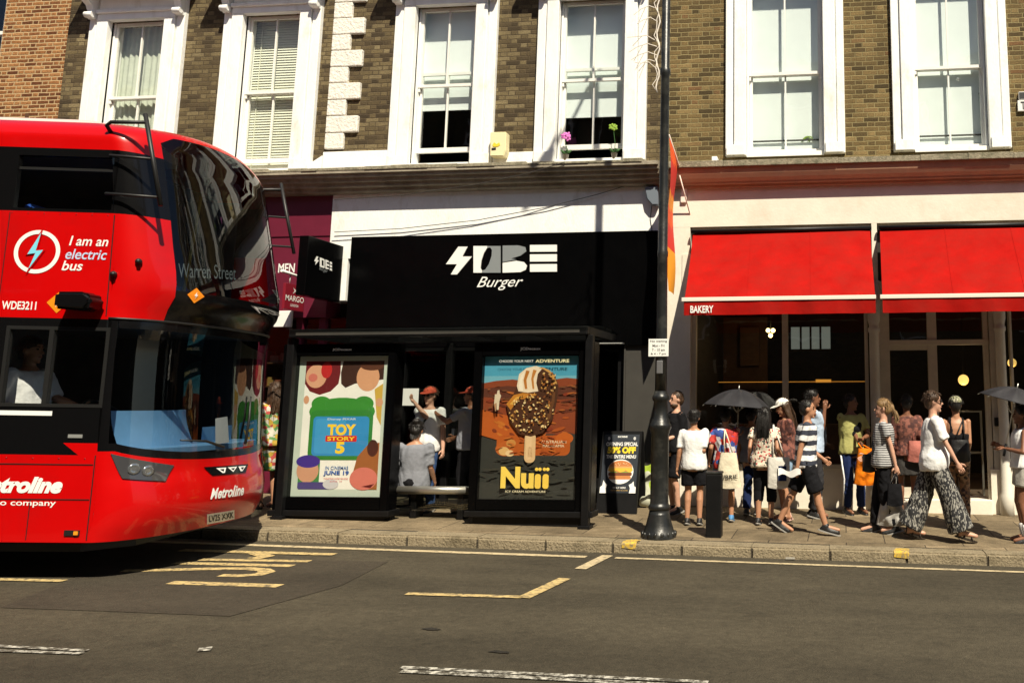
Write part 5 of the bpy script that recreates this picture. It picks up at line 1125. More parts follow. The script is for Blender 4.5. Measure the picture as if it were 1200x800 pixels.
p.poly([(0,0),(1,0),(1,1),(0,1)], (.035,.036,.030)); p.poly([(0,.80),(1,.80),(1,1),(0,1)], (.06,.30,.44)); p.poly([(0,.80),(1,.80),(1,.86),(0,.86)], (.14,.38,.48))
p.poly([(0,.45),(1,.45),(1,.835),(.86,.845),(.7,.83),(.5,.815),(.3,.835),(.12,.825),(0,.81)], (.22,.045,.014)); p.poly([(0,.77),(.25,.79),(.6,.76),(1,.80),(1,.70),(.6,.68),(0,.71)], (.10,.028,.014))
for k in range(46):
    u, v = rr.uniform(.03,.97), rr.uniform(.42,.76); p.ell(u, v, rr.uniform(.02,.09), rr.uniform(.004,.014), rr.choice([(.34,.07,.012),(.11,.024,.010),(.40,.11,.02),(.20,.03,.010)]), n=9, rot=rr.uniform(-.3,.3))
p.poly([(0,.62),(.10,.60),(.26,.58),(.40,.50),(.42,.44),(.2,.40),(0,.44)], (.42,.09,.012))
for k in range(12): p.ell(rr.uniform(.02,.34), rr.uniform(.44,.58), rr.uniform(.015,.045), rr.uniform(.005,.015), rr.choice([(.18,.03,.008),(.50,.15,.02)]), n=8, rot=-.5)
p.poly([(0,.0),(1,0),(1,.44),(.9,.46),(.7,.42),(.45,.44),(.25,.39),(0,.42)], (.030,.031,.026))
p.rrect(.16,.92,.30,.44,.06,(.40,.085,.010)); p.ell(.86,.42,.09,.04,(.46,.10,.012)); p.ell(.25,.345,.10,.05,(.42,.10,.015)); p.ell(.24,.33,.055,.03,(.62,.38,.14)); p.ell(.31,.385,.05,.028,(.50,.22,.05)); p.ell(.30,.315,.045,.022,(.70,.50,.25))
p.text('AUSTRALIAN',.62,.88,.385,.405,(.75,.60,.40),.01); p.text('MACADAMIA',.64,.86,.358,.377,(.75,.60,.40),.01)
for k in range(60): p.ell(rr.uniform(.02,.98), rr.uniform(.60,.80), rr.uniform(.01,.05), rr.uniform(.002,.006), rr.choice([(.26,.05,.012),(.09,.03,.014),(.16,.06,.02),(.36,.10,.02)]), n=8, rot=rr.uniform(-.2,.2))
for k in range(40): p.ell(rr.uniform(.18,.90), rr.uniform(.31,.43), rr.uniform(.01,.05), rr.uniform(.002,.006), rr.choice([(.48,.13,.02),(.30,.05,.010),(.36,.07,.012)]), n=8, rot=rr.uniform(-.4,.4))
for k in range(60): p.ell(rr.uniform(.02,.98), rr.uniform(.01,.30), rr.uniform(.02,.08), rr.uniform(.003,.008), rr.choice([(.034,.035,.028),(.026,.027,.023),(.040,.038,.028)]), n=8, rot=rr.uniform(-.3,.3))
# wooden stick, bar of ice cream with nuts
def sc_(pts): return [(.515+(u-.515)*1.22, .66+(v-.66)*1.06) for u, v in pts]
p.rrect(.458,.572,.25,.46,.05,(.62,.42,.22)); p.rrect(.475,.53,.27,.45,.025,(.68,.47,.26)); p.text('NATURAL',.495,.54,.29,.36,(.35,.18,.07),.0)
p.poly(sc_([(.30,.66),(.34,.54),(.42,.46),(.52,.445),(.62,.47),(.70,.56),(.73,.68),(.74,.78),(.70,.86),(.60,.905),(.50,.90),(.41,.86),(.385,.78),(.36,.73)]), (.060,.020,.007)); p.poly(sc_([(.60,.48),(.68,.57),(.71,.68),(.715,.78),(.68,.84),(.69,.70),(.65,.57)]), (.12,.045,.014)); p.poly(sc_([(.345,.56),(.42,.475),(.47,.46),(.40,.53),(.365,.62)]), (.10,.036,.012))
p.poly(sc_([(.30,.66),(.36,.72),(.44,.735),(.56,.725),(.52,.70),(.40,.69),(.34,.62)]), (.46,.18,.02)); p.poly(sc_([(.33,.66),(.38,.705),(.46,.72),(.42,.70),(.36,.655)]), (.62,.34,.06))
p.poly(sc_([(.385,.78),(.40,.86),(.46,.90),(.54,.915),(.60,.90),(.56,.86),(.55,.80),(.57,.745),(.48,.735),(.40,.745)]), (.72,.60,.44)); p.poly(sc_([(.40,.78),(.415,.85),(.45,.88),(.43,.82),(.44,.75),(.41,.752)]), (.78,.70,.56)); p.poly(sc_([(.46,.885),(.44,.82),(.455,.76),(.475,.76),(.465,.82),(.49,.88)]), (.42,.15,.02)); p.poly(sc_([(.52,.89),(.505,.83),(.52,.76),(.535,.76),(.525,.83),(.55,.885)]), (.46,.18,.03)); p.poly(sc_([(.565,.90),(.60,.905),(.66,.885),(.70,.85),(.73,.79),(.71,.80),(.67,.86),(.61,.89)]), (.52,.28,.08))
for k in range(150):
    a, r = rr.uniform(0,6.28), math.sqrt(rr.uniform(0,1)); u, v = .52+.23*r*math.cos(a), .60+.135*r*math.sin(a)
    p.ell(u, v, rr.uniform(.006,.019), rr.uniform(.003,.008), rr.choice([(.52,.26,.06),(.66,.44,.16),(.32,.11,.02),(.03,.010,.005),(.16,.05,.012),(.74,.56,.28)]), n=7, rot=rr.uniform(0,3))
for k in range(40): p.ell(rr.uniform(.61,.76), rr.uniform(.72,.88), rr.uniform(.006,.018), rr.uniform(.003,.008), rr.choice([(.52,.26,.06),(.32,.11,.02),(.05,.018,.008),(.66,.44,.16)]), n=7, rot=rr.uniform(0,3))
p.poly([(.135,.66),(.16,.67),(.165,.62),(.185,.62),(.19,.68),(.205,.72),(.19,.735),(.185,.76),(.165,.755),(.16,.73),(.14,.73)], (.60,.50,.36)); p.poly([(.135,.66),(.15,.61),(.158,.61),(.16,.67)], (.40,.22,.12))
p.text('CHOOSE YOUR NEXT',.17,.53,.955,.972,(.75,.80,.78),.0); p.text('ADVENTURE',.55,.90,.952,.975,(.80,.76,.45),.02)
p.text('Nu',.235,.575,.075,.225,(.80,.58,.10),.05)
for u in (.585,.665): p.rrect(u,u+.062,.075,.175,.025,(.80,.55,.08)); p.ell(u+.016,.208,.017,.012,(.80,.55,.08)); p.ell(u+.05,.208,.017,.012,(.80,.55,.08))
p.text('ICY CREAM ADVENTURE',.29,.70,.048,.062,(.75,.68,.45),.0)
p.done()

# ================================================================== A-board outside the burger shop
q = at(724,597,-.75); qb = Vector((q.x,-.75,zp(q.x,-.75))); AB = thing('pavement_sign', tuple(qb), 'black A board advertising a burger offer beside the lamp post', 'A-board')
X0 = at(701,560,-.85).x; X1 = at(748,560,-.85).x; zt_ = at(724,505,-.65).z; zb_ = zp(q.x,-.9)
def slant(v): return -.93+.26*v
b = MB(); b.prism([(X0,slant(0),zb_),(X1,slant(0),zb_+SL*-(X1-X0)),(X1,slant(1),zt_),(X0,slant(1),zt_)], (0,.045,0)); b.prism([(X0,slant(2)+.03+.0,zb_),(X1,slant(2)+.03,zb_),(X1,slant(1)+.05,zt_-.01),(X0,slant(1)+.05,zt_-.01)], (0,.04,0)); b.build('frame', M['satin_black'], AB)
class Board(Poster):
    def P(s, u, v): w = .24+.72*v; return (X0+.03+(X1-X0-.06)*u, slant(w)-.003-s.l*.0003, zb_+(zt_-zb_)*w)
p = Board(AB, (0,1), (0,1.55), 'poster'); W0 = (.76,.76,.74); Y0 = (.80,.58,.03)
p.poly([(0,0),(1,0),(1,1),(0,1)], (.020,.026,.036)); p.text('SOBE',.38,.66,.945,.975,W0,.03); p.text('OPENING SPECIAL',.07,.97,.80,.865,W0,.03); p.text('50% OFF',.12,.92,.67,.785,Y0,.06); p.text('THE ENTIRE MENU',.10,.94,.585,.645,W0,.03)
p.ell(.53,.36,.37,.21,W0); p.ell(.53,.43,.33,.12,(.48,.17,.05)); p.poly([(.20,.42),(.86,.42),(.86,.45),(.20,.45)], (.60,.30,.10)); p.poly([(.18,.38),(.30,.34),(.42,.385),(.55,.335),(.68,.385),(.80,.335),(.88,.38),(.86,.42),(.20,.42)], (.70,.40,.04)); p.rrect(.20,.86,.29,.345,.03,(.16,.05,.02)); p.poly([(.2,.345),(.35,.37),(.5,.345),(.65,.365),(.86,.345)], (.20,.30,.05)); p.rrect(.22,.84,.23,.29,.05,(.52,.20,.06))
for k in range(14): p.ell(.30+.46*rr.random(), .46+.05*rr.random(), .010, .006, (.75,.60,.35), n=7)
p.poly([(0,0),(.18,0),(.16,.08),(.20,.14),(.13,.17),(.08,.22),(.06,.13),(0,.10)], W0); p.poly([(1,0),(.82,0),(.84,.08),(.80,.14),(.87,.16),(.93,.20),(.95,.12),(1,.10)], W0); p.ell(.14,.93,.035,.03,(.5,.5,.5)); p.ell(.87,.93,.035,.03,(.5,.5,.5))
p.text('ONLY HERE',.36,.72,.075,.105,W0,.02); p.text('TERMS APPLY IN STORE',.30,.78,.035,.055,(.55,.35,.10),.0); p.done()
# lime green bag by the pole
q = ground(754,598,.15); mat('bag_lime', (.42,.58,.05), .7, var=.15, vs=8, bump=.4, bs=12); mat('bag_pale', (.45,.46,.36), .7, bump=.4, bs=12)
b = MB(); qx, qy, qz = q.x+.02, q.y+.1, zp(q.x,q.y)
b.cone((qx,qy,qz+.12), (qx,qy,qz+.34), .15, .10); b.ell((qx+.04,qy-.02,qz+.42), (.13,.09,.14)); b.box(qx-.16, qx+.16, qy-.1, qy+.1, qz, qz+.1, .04)
o_ = link_mesh(remesh(b, .018, 4), 'carrier_bag', M['bag_pale'], None, (qx,qy,qz), True); prop(o_, 'pale and lime green carrier bag leaning beside the A board', 'bag')
b = MB(); b.grid(lambda u, v: Vector((qx-.17+.33*u+.05*v, qy-.14+.05*math.sin(u*3), qz+.58-.30*v-.28*u*v+.02*math.sin(u*9))), 8, 8); b.grid(lambda u, v: Vector((qx-.17+.33*u+.05*v, qy-.12+.05*math.sin(u*3), qz+.58-.30*v-.28*u*v+.02*math.sin(u*9))), 8, 8, True); b.build('flap', M['bag_lime'], o_)

# ================================================================== bollard and kerb litter
q = ground(837,628.5,.125); z0 = zp(q.x,q.y); zt_ = at(837,553,q.y).z
BO = thing('bollard', (q.x,q.y,z0), 'square black bollard standing near the kerb right of the lamp post', 'bollard')
b = MB(); b.box(q.x-.088, q.x+.088, q.y-.08, q.y+.08, z0-.01, zt_-.02, .012); b.build('post', M['satin_black'], BO)
b = MB(); b.box(q.x-.094, q.x+.094, q.y-.086, q.y+.086, zt_-.018, zt_+.012, .012); b.build('cap', M['cast_black'], BO)
b = MB(); q = ground(409,636.5); b.prism([(q.x-.04,q.y,q.z+.004),(q.x+.05,q.y+.01,q.z+.004),(q.x+.04,q.y+.04,q.z+.03),(q.x-.03,q.y+.04,q.z+.012)], (0,.01,.012)); o_ = b.build('litter', M['decal_white'], None, tuple(q)); prop(o_, 'crumpled scrap of white paper lying against the kerb', 'litter')
q = ground(926,655.5); b = MB(); b.box(q.x-.05, q.x+.05, q.y-.03, q.y+.03, q.z+.007, q.z+.022, .004); o_ = b.build('litter', M['goods_b'], None, tuple(q)); prop(o_, 'flattened brown scrap lying on the kerbside line', 'litter')

# loose cables slung along the front
mat('cable_dark', (.05,.045,.04), .6)
for pts, r_, lab in ((((392,272),(470,268),(560,258),(640,243),(700,228),(768,207)), .006, 'thin dark cable slung across the white fascia up to the lamp post'),(((392,234),(470,229),(560,216),(620,203),(662,190)), .006, 'thin dark cable drooping in front of the shop cornice')):
    yy = -.14 if r_ == .006 and pts[0][1] > 250 else -.47; P_ = [at(x, y, yy) for x, y in pts]; b = MB(); b.tube(P_, r_, 5); o_ = b.build('cable', M['cable_dark'], None, tuple(P_[0])); prop(o_, lab, 'cable')
# ================================================================== people
from mathutils import noise
SK = {'pale':(.52,.29,.20),'tan':(.40,.20,.115),'brown':(.20,.085,.045),'dark':(.11,.045,.025)}
for k, v in SK.items(): mat('skin_'+k, v, .5, var=.08, vs=18, bump=.08, bs=80)
for n, c in dict(tee_white=(.74,.74,.74), tee_black=(.010,.010,.012), tee_grey=(.20,.21,.24), cloth_black=(.008,.008,.010), cloth_charcoal=(.03,.03,.034), jeans=(.035,.07,.17), denim=(.22,.32,.44), navy=(.012,.022,.075), olive_tee=(.36,.35,.13), shorts_grey=(.42,.40,.36), cap_red=(.52,.09,.05), cap_white=(.78,.76,.70), tote_cream=(.66,.60,.46), tote_white=(.62,.60,.55), bag_orange=(.80,.20,.008), bag_grey=(.42,.41,.39), bag_pink=(.45,.16,.13), shirt_blue=(.42,.52,.66), skirt_grey=(.05,.047,.045), rust=(.20,.055,.035), sock_white=(.72,.72,.72)).items(): mat(n, c, .9, var=.10, vs=10, bump=.35, bs=28, spec=.15)
mat('hair_black', (.008,.006,.005), .45, bump=.5, bs=90, vaxis=(1,1,.15)); mat('hair_brown', (.05,.024,.010), .5, bump=.5, bs=90, vaxis=(1,1,.15)); mat('hair_fair', (.23,.14,.06), .5, bump=.5, bs=90, vaxis=(1,1,.15))
mat('shoe_black', (.012,.012,.013), .5, bump=.2, bs=40); mat('shoe_sole', (.30,.29,.27), .7); mat('sandal', (.02,.014,.010), .5); mat('sandal_pink', (.55,.35,.30), .6); mat('shoe_blue', (.06,.20,.42), .6)
mat('eye_dark', (.01,.008,.007), .2); mat('lip', (.30,.10,.08), .5); mat('umbrella_black', (.020,.020,.024), .55, var=.25, vs=6, bump=.2, bs=20)
stripes('stripe_navy', (.03,.035,.055), (.74,.74,.74), .115, 2, .5); stripes('stripe_fine', (.05,.05,.055), (.50,.50,.50), .026, 2, .5)
pattern('floral', [(.66,.58,.46),(.66,.58,.46),(.05,.06,.05),(.66,.58,.46),(.40,.05,.05),(.66,.58,.46),(.60,.50,.40)], 52); pattern('palazzo', [(.012,.012,.014),(.17,.165,.15),(.018,.018,.02),(.012,.012,.014),(.30,.29,.26)], 85, stretch=(1,1,.45)); pattern('hawaii', [(.50,.03,.02),(.04,.10,.36),(.45,.04,.03),(.60,.60,.62),(.30,.02,.02),(.03,.06,.25)], 17); pattern('camo', [(.30,.30,.18),(.08,.09,.05),(.45,.43,.32),(.16,.15,.09)], 40); pattern('pants_print', [(.16,.09,.05),(.38,.24,.13),(.05,.03,.025),(.30,.16,.08)], 28); pattern('brown_print', [(.10,.035,.025),(.20,.07,.05),(.06,.02,.018)], 30); pattern('dress_print', [(.45,.30,.04),(.10,.25,.08),(.50,.48,.40),(.40,.06,.05)], 20)

def ik(a, c, l1, l2, pole):
    d = c-a; L = min(d.length, (l1+l2)*.999); dn = d.normalized(); c = a+dn*L
    x = (l1*l1-l2*l2+L*L)/(2*L); h = math.sqrt(max(0, l1*l1-x*x)); p = pole-dn*pole.dot(dn)
    p = p.normalized() if p.length > 1e-4 else Vector((0,0,1)); return a+dn*x+p*h, c
def disp(amp, fr, seed):
    o = Vector((seed*3.1, seed*1.7, seed)); return lambda co: amp*noise.noise((co+o)*fr)
def fold(amp, seed):
    o = Vector((seed*3.1, seed*1.7, seed))
    def f(co):
        q = co+o; w_ = noise.noise(q*4)*1.2; return amp*(.7*noise.noise(Vector((q.x*8+w_, q.y*8, q.z*4.5+w_)))+.45*(1-2*abs(noise.noise(Vector((q.x*13, q.y*13, q.z*8+w_*2))))))-amp*.2
    return f
def person(label, px, Y, ytop=None, head=0., k=None, skin='tan', sex='m', fat=1., lean=0., hh=None, tilt=0., armR=None, armL=None, poleR=(-.6,0,-.5), poleL=(-.6,0,-.5), legR=None, legL=None,
           top=('tee_white', .62), topz=.86, low=('trousers','cloth_black',.96), shoe='shoe_black', hair=('short','hair_black'), cap=None, seat=None, org=None, glasses=False, beard=False, bare_back=False, seed=1, lowr=1.):
    if org is None:
        X = at(px, 545, Y).x; g = Vector((X, Y, zp(X, Y)))
    else: g = Vector(org)
    if k is None: k = (at(px, ytop, Y).z-g.z)/1.735
    H_ = R(head); f = Vector((math.cos(H_), math.sin(H_), 0)); l = Vector((-math.sin(H_), math.cos(H_), 0)); up = Vector((0,0,1))
    dz = 0 if seat is None else seat/k-.93+.10                      # sitting drops the pelvis
    def W(a, b_, c): return g+(f*a+l*b_+up*c)*k
    def Tt(a, b_, c): return W(a+(c-.95)*math.tan(R(lean)), b_, c+dz)
    fem = sex == 'f'; sw = (.165 if fem else .185)*(.5+.5*fat)
    sh = {1: Tt(0, sw, 1.40), -1: Tt(0, -sw, 1.40)}; hp = {1: Tt(0, .088, .93), -1: Tt(0, -.088, .93)}
    HH = R(head if hh is None else hh); hf = Vector((math.cos(HH), math.sin(HH), 0)); hl = Vector((-math.sin(HH), math.cos(HH), 0)); hf2 = (hf*math.cos(R(tilt))-up*math.sin(R(tilt))); hu = hl.cross(hf2)*-1 if hl.cross(hf2).z < 0 else hf2.cross(hl)
    nk = Tt(0, 0, 1.47)
    def Hd(a, b_, c): return nk+(hf2*a+hl*b_+hu*(c-1.47))*k
    hrot = Matrix((hf2, hl, hu)).transposed()
    arms, legs = {}, {}
    for s, tg, pl_ in ((-1, armR, poleR), (1, armL, poleL)):
        t = tg or (.03, s*(sw+.075), .83); ws_ = Tt(*t) if (tg is None or seat is not None) else W(*t); pv = f*pl_[0]+l*s*pl_[1]+up*pl_[2]
        e, w_ = ik(sh[s], ws_, .295*k, .255*k, pv); arms[s] = (sh[s], e, w_)
    for s, tg in ((-1, legR), (1, legL)):
        t = tg or (0, s*.095, .075); kn, an = ik(hp[s], W(*t), .435*k, .43*k, f+up*.1); legs[s] = (hp[s], kn, an)
    T = thing('person', tuple(g), label, 'person'); ORG[T.name] = g
    trs = [(.80,.115,.155),(.88,.122,.168),(.97,.118,.160),(1.08,.108,.142),(1.20,.115,.155),(1.30,.113,.165),(1.37,.098,.158),(1.42,.07,.12),(1.455,.05,.06)]
    if fem: trs = [(.80,.120,.165),(.88,.128,.172),(.97,.115,.155),(1.08,.098,.125),(1.20,.112,.138),(1.30,.108,.148),(1.37,.09,.142),(1.42,.062,.11),(1.455,.045,.052)]
    def torso(b, z0, z1, gr, cl=0.):
        rs = [r for r in trs if z0 < r[0] < z1]
        def at_(z):
            for (a, p, q), (c, p2, q2) in zip(trs, trs[1:]):
                if a <= z <= c: t = (z-a)/(c-a); return p+(p2-p)*t, q+(q2-q)*t
            return trs[0][1:] if z < trs[0][0] else trs[-1][1:]
        zs = [z0]+[r[0] for r in rs]+[z1]; rings = []
        for z in zs:
            rf, rl = at_(z); bel = (fat-1)*math.exp(-((z-1.03)/.17)**2); rf = rf*(1+.9*bel)*gr+cl; rl = rl*(1+.55*bel)*gr+cl; off = .05*bel
            rings.append([b.bm.verts.new(Tt(off+rf*math.cos(j*math.pi/10), rl*math.copysign(abs(math.sin(j*math.pi/10))**.8, math.sin(j*math.pi/10)), z)) for j in range(20)])
        for i in range(len(rings)-1):
            for j in range(20): b.bm.faces.new([rings[i][j],rings[i][(j+1)%20],rings[i+1][(j+1)%20],rings[i+1][j]])
        b.bm.faces.new(rings[0][::-1]); b.bm.faces.new(rings[-1])
    # ---- the body: one skin
    b = MB(); torso(b, .80, 1.455, .94)
    b.cone(Tt(-.01,0,1.40), Hd(-.005,0,1.54), .056*k, .05*k)
    b.ell(Hd(-.005,0,1.625), (.098*k,.076*k,.102*k), hrot); b.ell(Hd(.025,0,1.56), (.068*k,.057*k,.075*k), hrot); b.cone(Hd(.088,0,1.612), Hd(.108,0,1.582), .011*k, .016*k, 8); b.ell(Hd(.082,0,1.545), (.016*k,.026*k,.012*k), hrot); b.ell(Hd(.075,0,1.50), (.022*k,.024*k,.016*k), hrot)
    for s in (-1,1):
        b.ell(Hd(-.0,s*.077,1.60), (.020*k,.010*k,.029*k), hrot, 8); a, e, w_ = arms[s]; q = .82 if fem else 1.
        b.ell(a-up*.012*k, (.048*k*q,)*3); b.cone(a-up*.008*k, e, .045*k*q, .039*k*q); mid = e+(w_-e)*.3; b.cone(e, mid, .039*k*q, .040*k*q); b.cone(mid, w_, .040*k*q, .026*k*q)
        h_, kn, an = legs[s]; b.cone(h_, kn, .086*k, .054*k); cm = kn+(an-kn)*.32-f*.012*k; b.cone(kn, cm, .052*k, .056*k); b.cone(cm, an, .055*k, .036*k)
    ex = MB(); feet = {}
    for s in (-1,1):
        a, e, w_ = arms[s]; d = (w_-e).normalized(); t = f-d*f.dot(d); t = t.normalized() if t.length > .2 else (up-d*up.dot(d)).normalized(); n_ = d.cross(t); n_ = n_ if n_.dot(-l*s) > 0 else -n_
        pc = w_+d*.045*k; rot = Matrix((t, n_, d)).transposed(); b.ell(pc, (.040*k,.017*k,.055*k), rot, 10); b.cone(w_, pc, .024*k, .02*k, 8)
        for j, (o_, L_) in enumerate(((.028,.070),(.010,.080),(-.009,.074),(-.026,.058))):
            p0 = w_+(d*.075+t*o_)*k; c1 = (d*.93+n_*(.32+.05*j)).normalized(); p1 = p0+c1*L_*.5*k; c2 = (d*.55+n_*.8).normalized(); p2 = p1+c2*L_*.5*k; ex.tube([p0, p1, (p1+p2)/2, p2], [.0095*k,.0092*k,.0085*k,.0065*k], 6)
        p0 = w_+(d*.025+t*.030)*k; p1 = p0+(d*.62+t*.72+n_*.25).normalized()*.042*k; p2 = p1+(d*.85+t*.2+n_*.45).normalized()*.034*k; ex.tube([p0, p1, p2], [.012*k,.0105*k,.008*k], 6)
        an = legs[s][2]; toe = an+f*.165*k; toe.z = zp(toe.x, toe.y)+.028*k if org is None else an.z-.04*k
        if (an.z-g.z)/k < .12: toe.z = an.z-.045*k
        fd = (toe-an).normalized(); b.ell(an-f*.025*k-up*.025*k, (.036*k,.034*k,.036*k)); b.cone(an-up*.01*k, toe, .038*k, .026*k); feet[s] = (an, toe, fd)
    link_mesh(remesh(b, .0115*max(k,.7), 4, ex), 'body', M['skin_'+skin], T)
    # ---- face
    for s in (-1,1):
        b = MB(); b.ell(Hd(.082,s*.031,1.617), (.010*k,.014*k,.0085*k), hrot, 8); b.build('eye', M['eye_dark'], T)
        b = MB(); b.cone(Hd(.086,s*.016,1.640), Hd(.078,s*.048,1.641), .0055*k, .004*k, 6); b.build('eyebrow', M['hair_brown' if hair[1] == 'hair_fair' else hair[1]], T)
    b = MB(); b.ell(Hd(.090,0,1.544), (.010*k,.024*k,.0065*k), hrot, 8); b.build('mouth', M['lip'], T)
    if glasses:
        b = MB()
        for s in (-1,1): b.ell(Hd(.094,s*.034,1.617), (.012*k,.028*k,.021*k), hrot, 10); b.tube([Hd(.09,s*.062,1.622), Hd(0,s*.085,1.615)], .005*k, 5)
        b.tube([Hd(.10,-.02,1.622), Hd(.10,.02,1.622)], .004*k, 5); b.build('sunglasses', M['eye_dark'], T)
    if beard:
        b = MB(); b.ell(Hd(.032,0,1.525), (.066*k,.062*k,.050*k), hrot); link_mesh(remesh(b, .01, 2), 'beard', M['hair_brown'], T)
    # ---- upper garment
    if top:
        m_, sl_ = top; b = MB(); torso(b, topz, 1.415 if not bare_back else 1.22, 1.06, .024)
        if fem and not bare_back:
            for s in (-1,1): b.ell(Tt(.075,s*.062,1.235), (.06*k,.068*k,.068*k))
        for s in (-1,1):
            a, e, w_ = arms[s]
            if sl_ > 0:
                b.ell(a-up*.018*k+(nk-a)*.06, (.060*k,)*3); q = a+(e-a)*min(1, sl_); b.tube([a-(e-a)*.05, a+(q-a)*.5, q], [.052*k, .060*k, .064*k], 12)
                if sl_ > 1: b.cone(e, e+(w_-e)*(sl_-1), .060*k, .046*k)
        if sl_ <= 0 or bare_back:
            for s in (-1,1): b.tube([Tt(.08,s*.07,1.20), Tt(.06,s*.085,1.42), Tt(-.03,s*.085,1.44), Tt(-.09,s*.07,1.25)], .022*k, 8)
        link_mesh(remesh(b, .014, 4, None, fold(.017, seed)), 'top' if fem else 'shirt', M[m_], T)
    # ---- lower garment
    kind, m_, ln = low; b = MB()
    if seat is None: torso(b, .82, .96, .98, .0)
    else: b.ell(Tt(0,0,.92), (.15*k,.18*k,.13*k))
    for s in (-1,1):
        h_, kn, an = legs[s]; up1 = h_+up*-.02*k
        if kind == 'palazzo':
            b.tube([h_+up*.03*k, h_+(kn-h_)*.5, kn, kn+(an-kn)*.5, an+up*.02*k], [.10*k,.118*k,.125*k,.14*k,.15*k], 16)
        elif kind == 'skirt':
            b.tube([h_, h_+(kn-h_)*ln], [.11*k, .13*k], 14); b.tube([hp[1]*.5+hp[-1]*.5, (legs[1][0]+(legs[1][1]-legs[1][0])*ln)*.5+(legs[-1][0]+(legs[-1][1]-legs[-1][0])*ln)*.5], [.12*k, .15*k], 14)
        elif kind == 'shorts': b.ell(h_, (.092*k,)*3); b.tube([h_, h_+(kn-h_)*ln*.5, h_+(kn-h_)*ln], [.095*k*lowr, .098*k*lowr, .092*k*lowr], 14)
        else:
            b.cone(h_, kn, .098*k*lowr, .072*k*lowr)
            if ln > .5: b.tube([kn-(an-kn)*.05, kn+(an-kn)*(ln-.5), kn+(an-kn)*((ln-.5)*2)], [.070*k*lowr, .070*k*lowr, .062*k*lowr], 14)
    link_mesh(remesh(b, .014, 4, None, fold(.018, seed+5)), {'palazzo':'trousers'}.get(kind, kind), M[m_], T)
    # ---- shoes
    if shoe:
        for s in (-1,1):
            an, toe, fd = feet[s]; sd = fd.cross(up).normalized(); nu = sd.cross(fd)
            b = MB(); heel = an-fd*.055*k-nu*.045*k
            if shoe.startswith('sandal'):
                P0 = heel-nu*.01*k; pts = []
                for j in range(16):
                    a = j*2*math.pi/16; pts.append(P0+fd*(.125+.135*math.cos(a))*k+sd*.044*math.sin(a)*k)
                b.prism(pts, -nu*.018*k)
                for o_ in (.19,.10,.02): b.tube([P0+fd*o_*k+sd*.04*k, P0+fd*(o_-.005)*k+nu*(.05+.03*(o_ < .15))*k, P0+fd*o_*k-sd*.04*k], .009*k, 6)
                b.build('sandal', M[shoe], T)
            else:
                c_ = Matrix((fd, sd, nu)).transposed(); b.cone(heel+fd*.04*k+nu*.022*k, heel+fd*.215*k+nu*.006*k, .044*k, .038*k); b.ell(an-nu*.005*k, (.048*k,.046*k,.055*k), c_); b.ell(heel+fd*.12*k+nu*.0*k, (.15*k,.048*k,.03*k), c_)
                so_ = link_mesh(remesh(b, .011, 2), 'shoe', M[shoe], T)
                b = MB(); pts = [heel+fd*(.118+.155*math.cos(j*math.pi/8))*k+sd*.047*math.sin(j*math.pi/8)*k-nu*.014*k for j in range(16)]; b.prism(pts, -nu*.016*k); b.build('sole', M['shoe_sole'], so_)
    # ---- hair and caps
    st, hm = hair; b = MB()
    if st != 'bald':
        thick = 1.0 if st == 'crop' else 1.05
        b.ell(Hd(-.014,0,1.645), (.094*k*thick,.083*k*thick,.092*k*thick), hrot); b.ell(Hd(-.05,0,1.60), (.062*k,.079*k,.085*k), hrot)
        if st == 'long':
            for q in (-.04,0,.04): b.cone(Hd(-.05,q,1.62), Tt(-.105,q*1.5,1.30)+hf*0, .062*k, .042*k)
            for s in (-1,1): b.cone(Hd(.0,s*.07,1.63), Hd(-.02,s*.085,1.42), .034*k, .03*k)
        if st == 'pony': b.ell(Hd(-.105,0,1.64), (.035*k,.04*k,.035*k), hrot); b.cone(Hd(-.12,0,1.63), Hd(-.165,.03,1.47), .036*k, .018*k)
        if st == 'bun': b.ell(Hd(-.085,0,1.715), (.05*k,.055*k,.05*k), hrot)
        if st == 'fluffy': b.ell(Hd(-.01,0,1.68), (.10*k,.094*k,.075*k), hrot); b.ell(Hd(.04,0,1.69), (.06*k,.075*k,.04*k), hrot)
        hx = MB(); hr = random.Random(seed)
        # loose strands break the outline
        for q in range(150 if st == 'crop' else 240):
            a, z_ = hr.uniform(0, 6.283), hr.uniform(-.25, 1.); c_ = math.sqrt(max(0, 1-z_*z_)); nx, ny = math.cos(a)*c_, math.sin(a)*c_
            if nx > .35 and z_ < .45: continue
            p0 = Hd(-.014+.088*nx, .078*ny, 1.645+.086*z_); nv = (hf2*nx+hl*ny+hu*z_); L_ = hr.uniform(.012,.03)*k*(.6 if st == 'crop' else 1.2); dn = (nv*.55+Vector((hr.uniform(-1,1),hr.uniform(-1,1),hr.uniform(-1.2,.5)))*.6).normalized()
            hx.tube([p0, p0+nv*.012*k+dn*L_*.5, p0+nv*.012*k+dn*L_-hu*L_*.4], [.0035*k,.0028*k,.0012*k], 3, False)
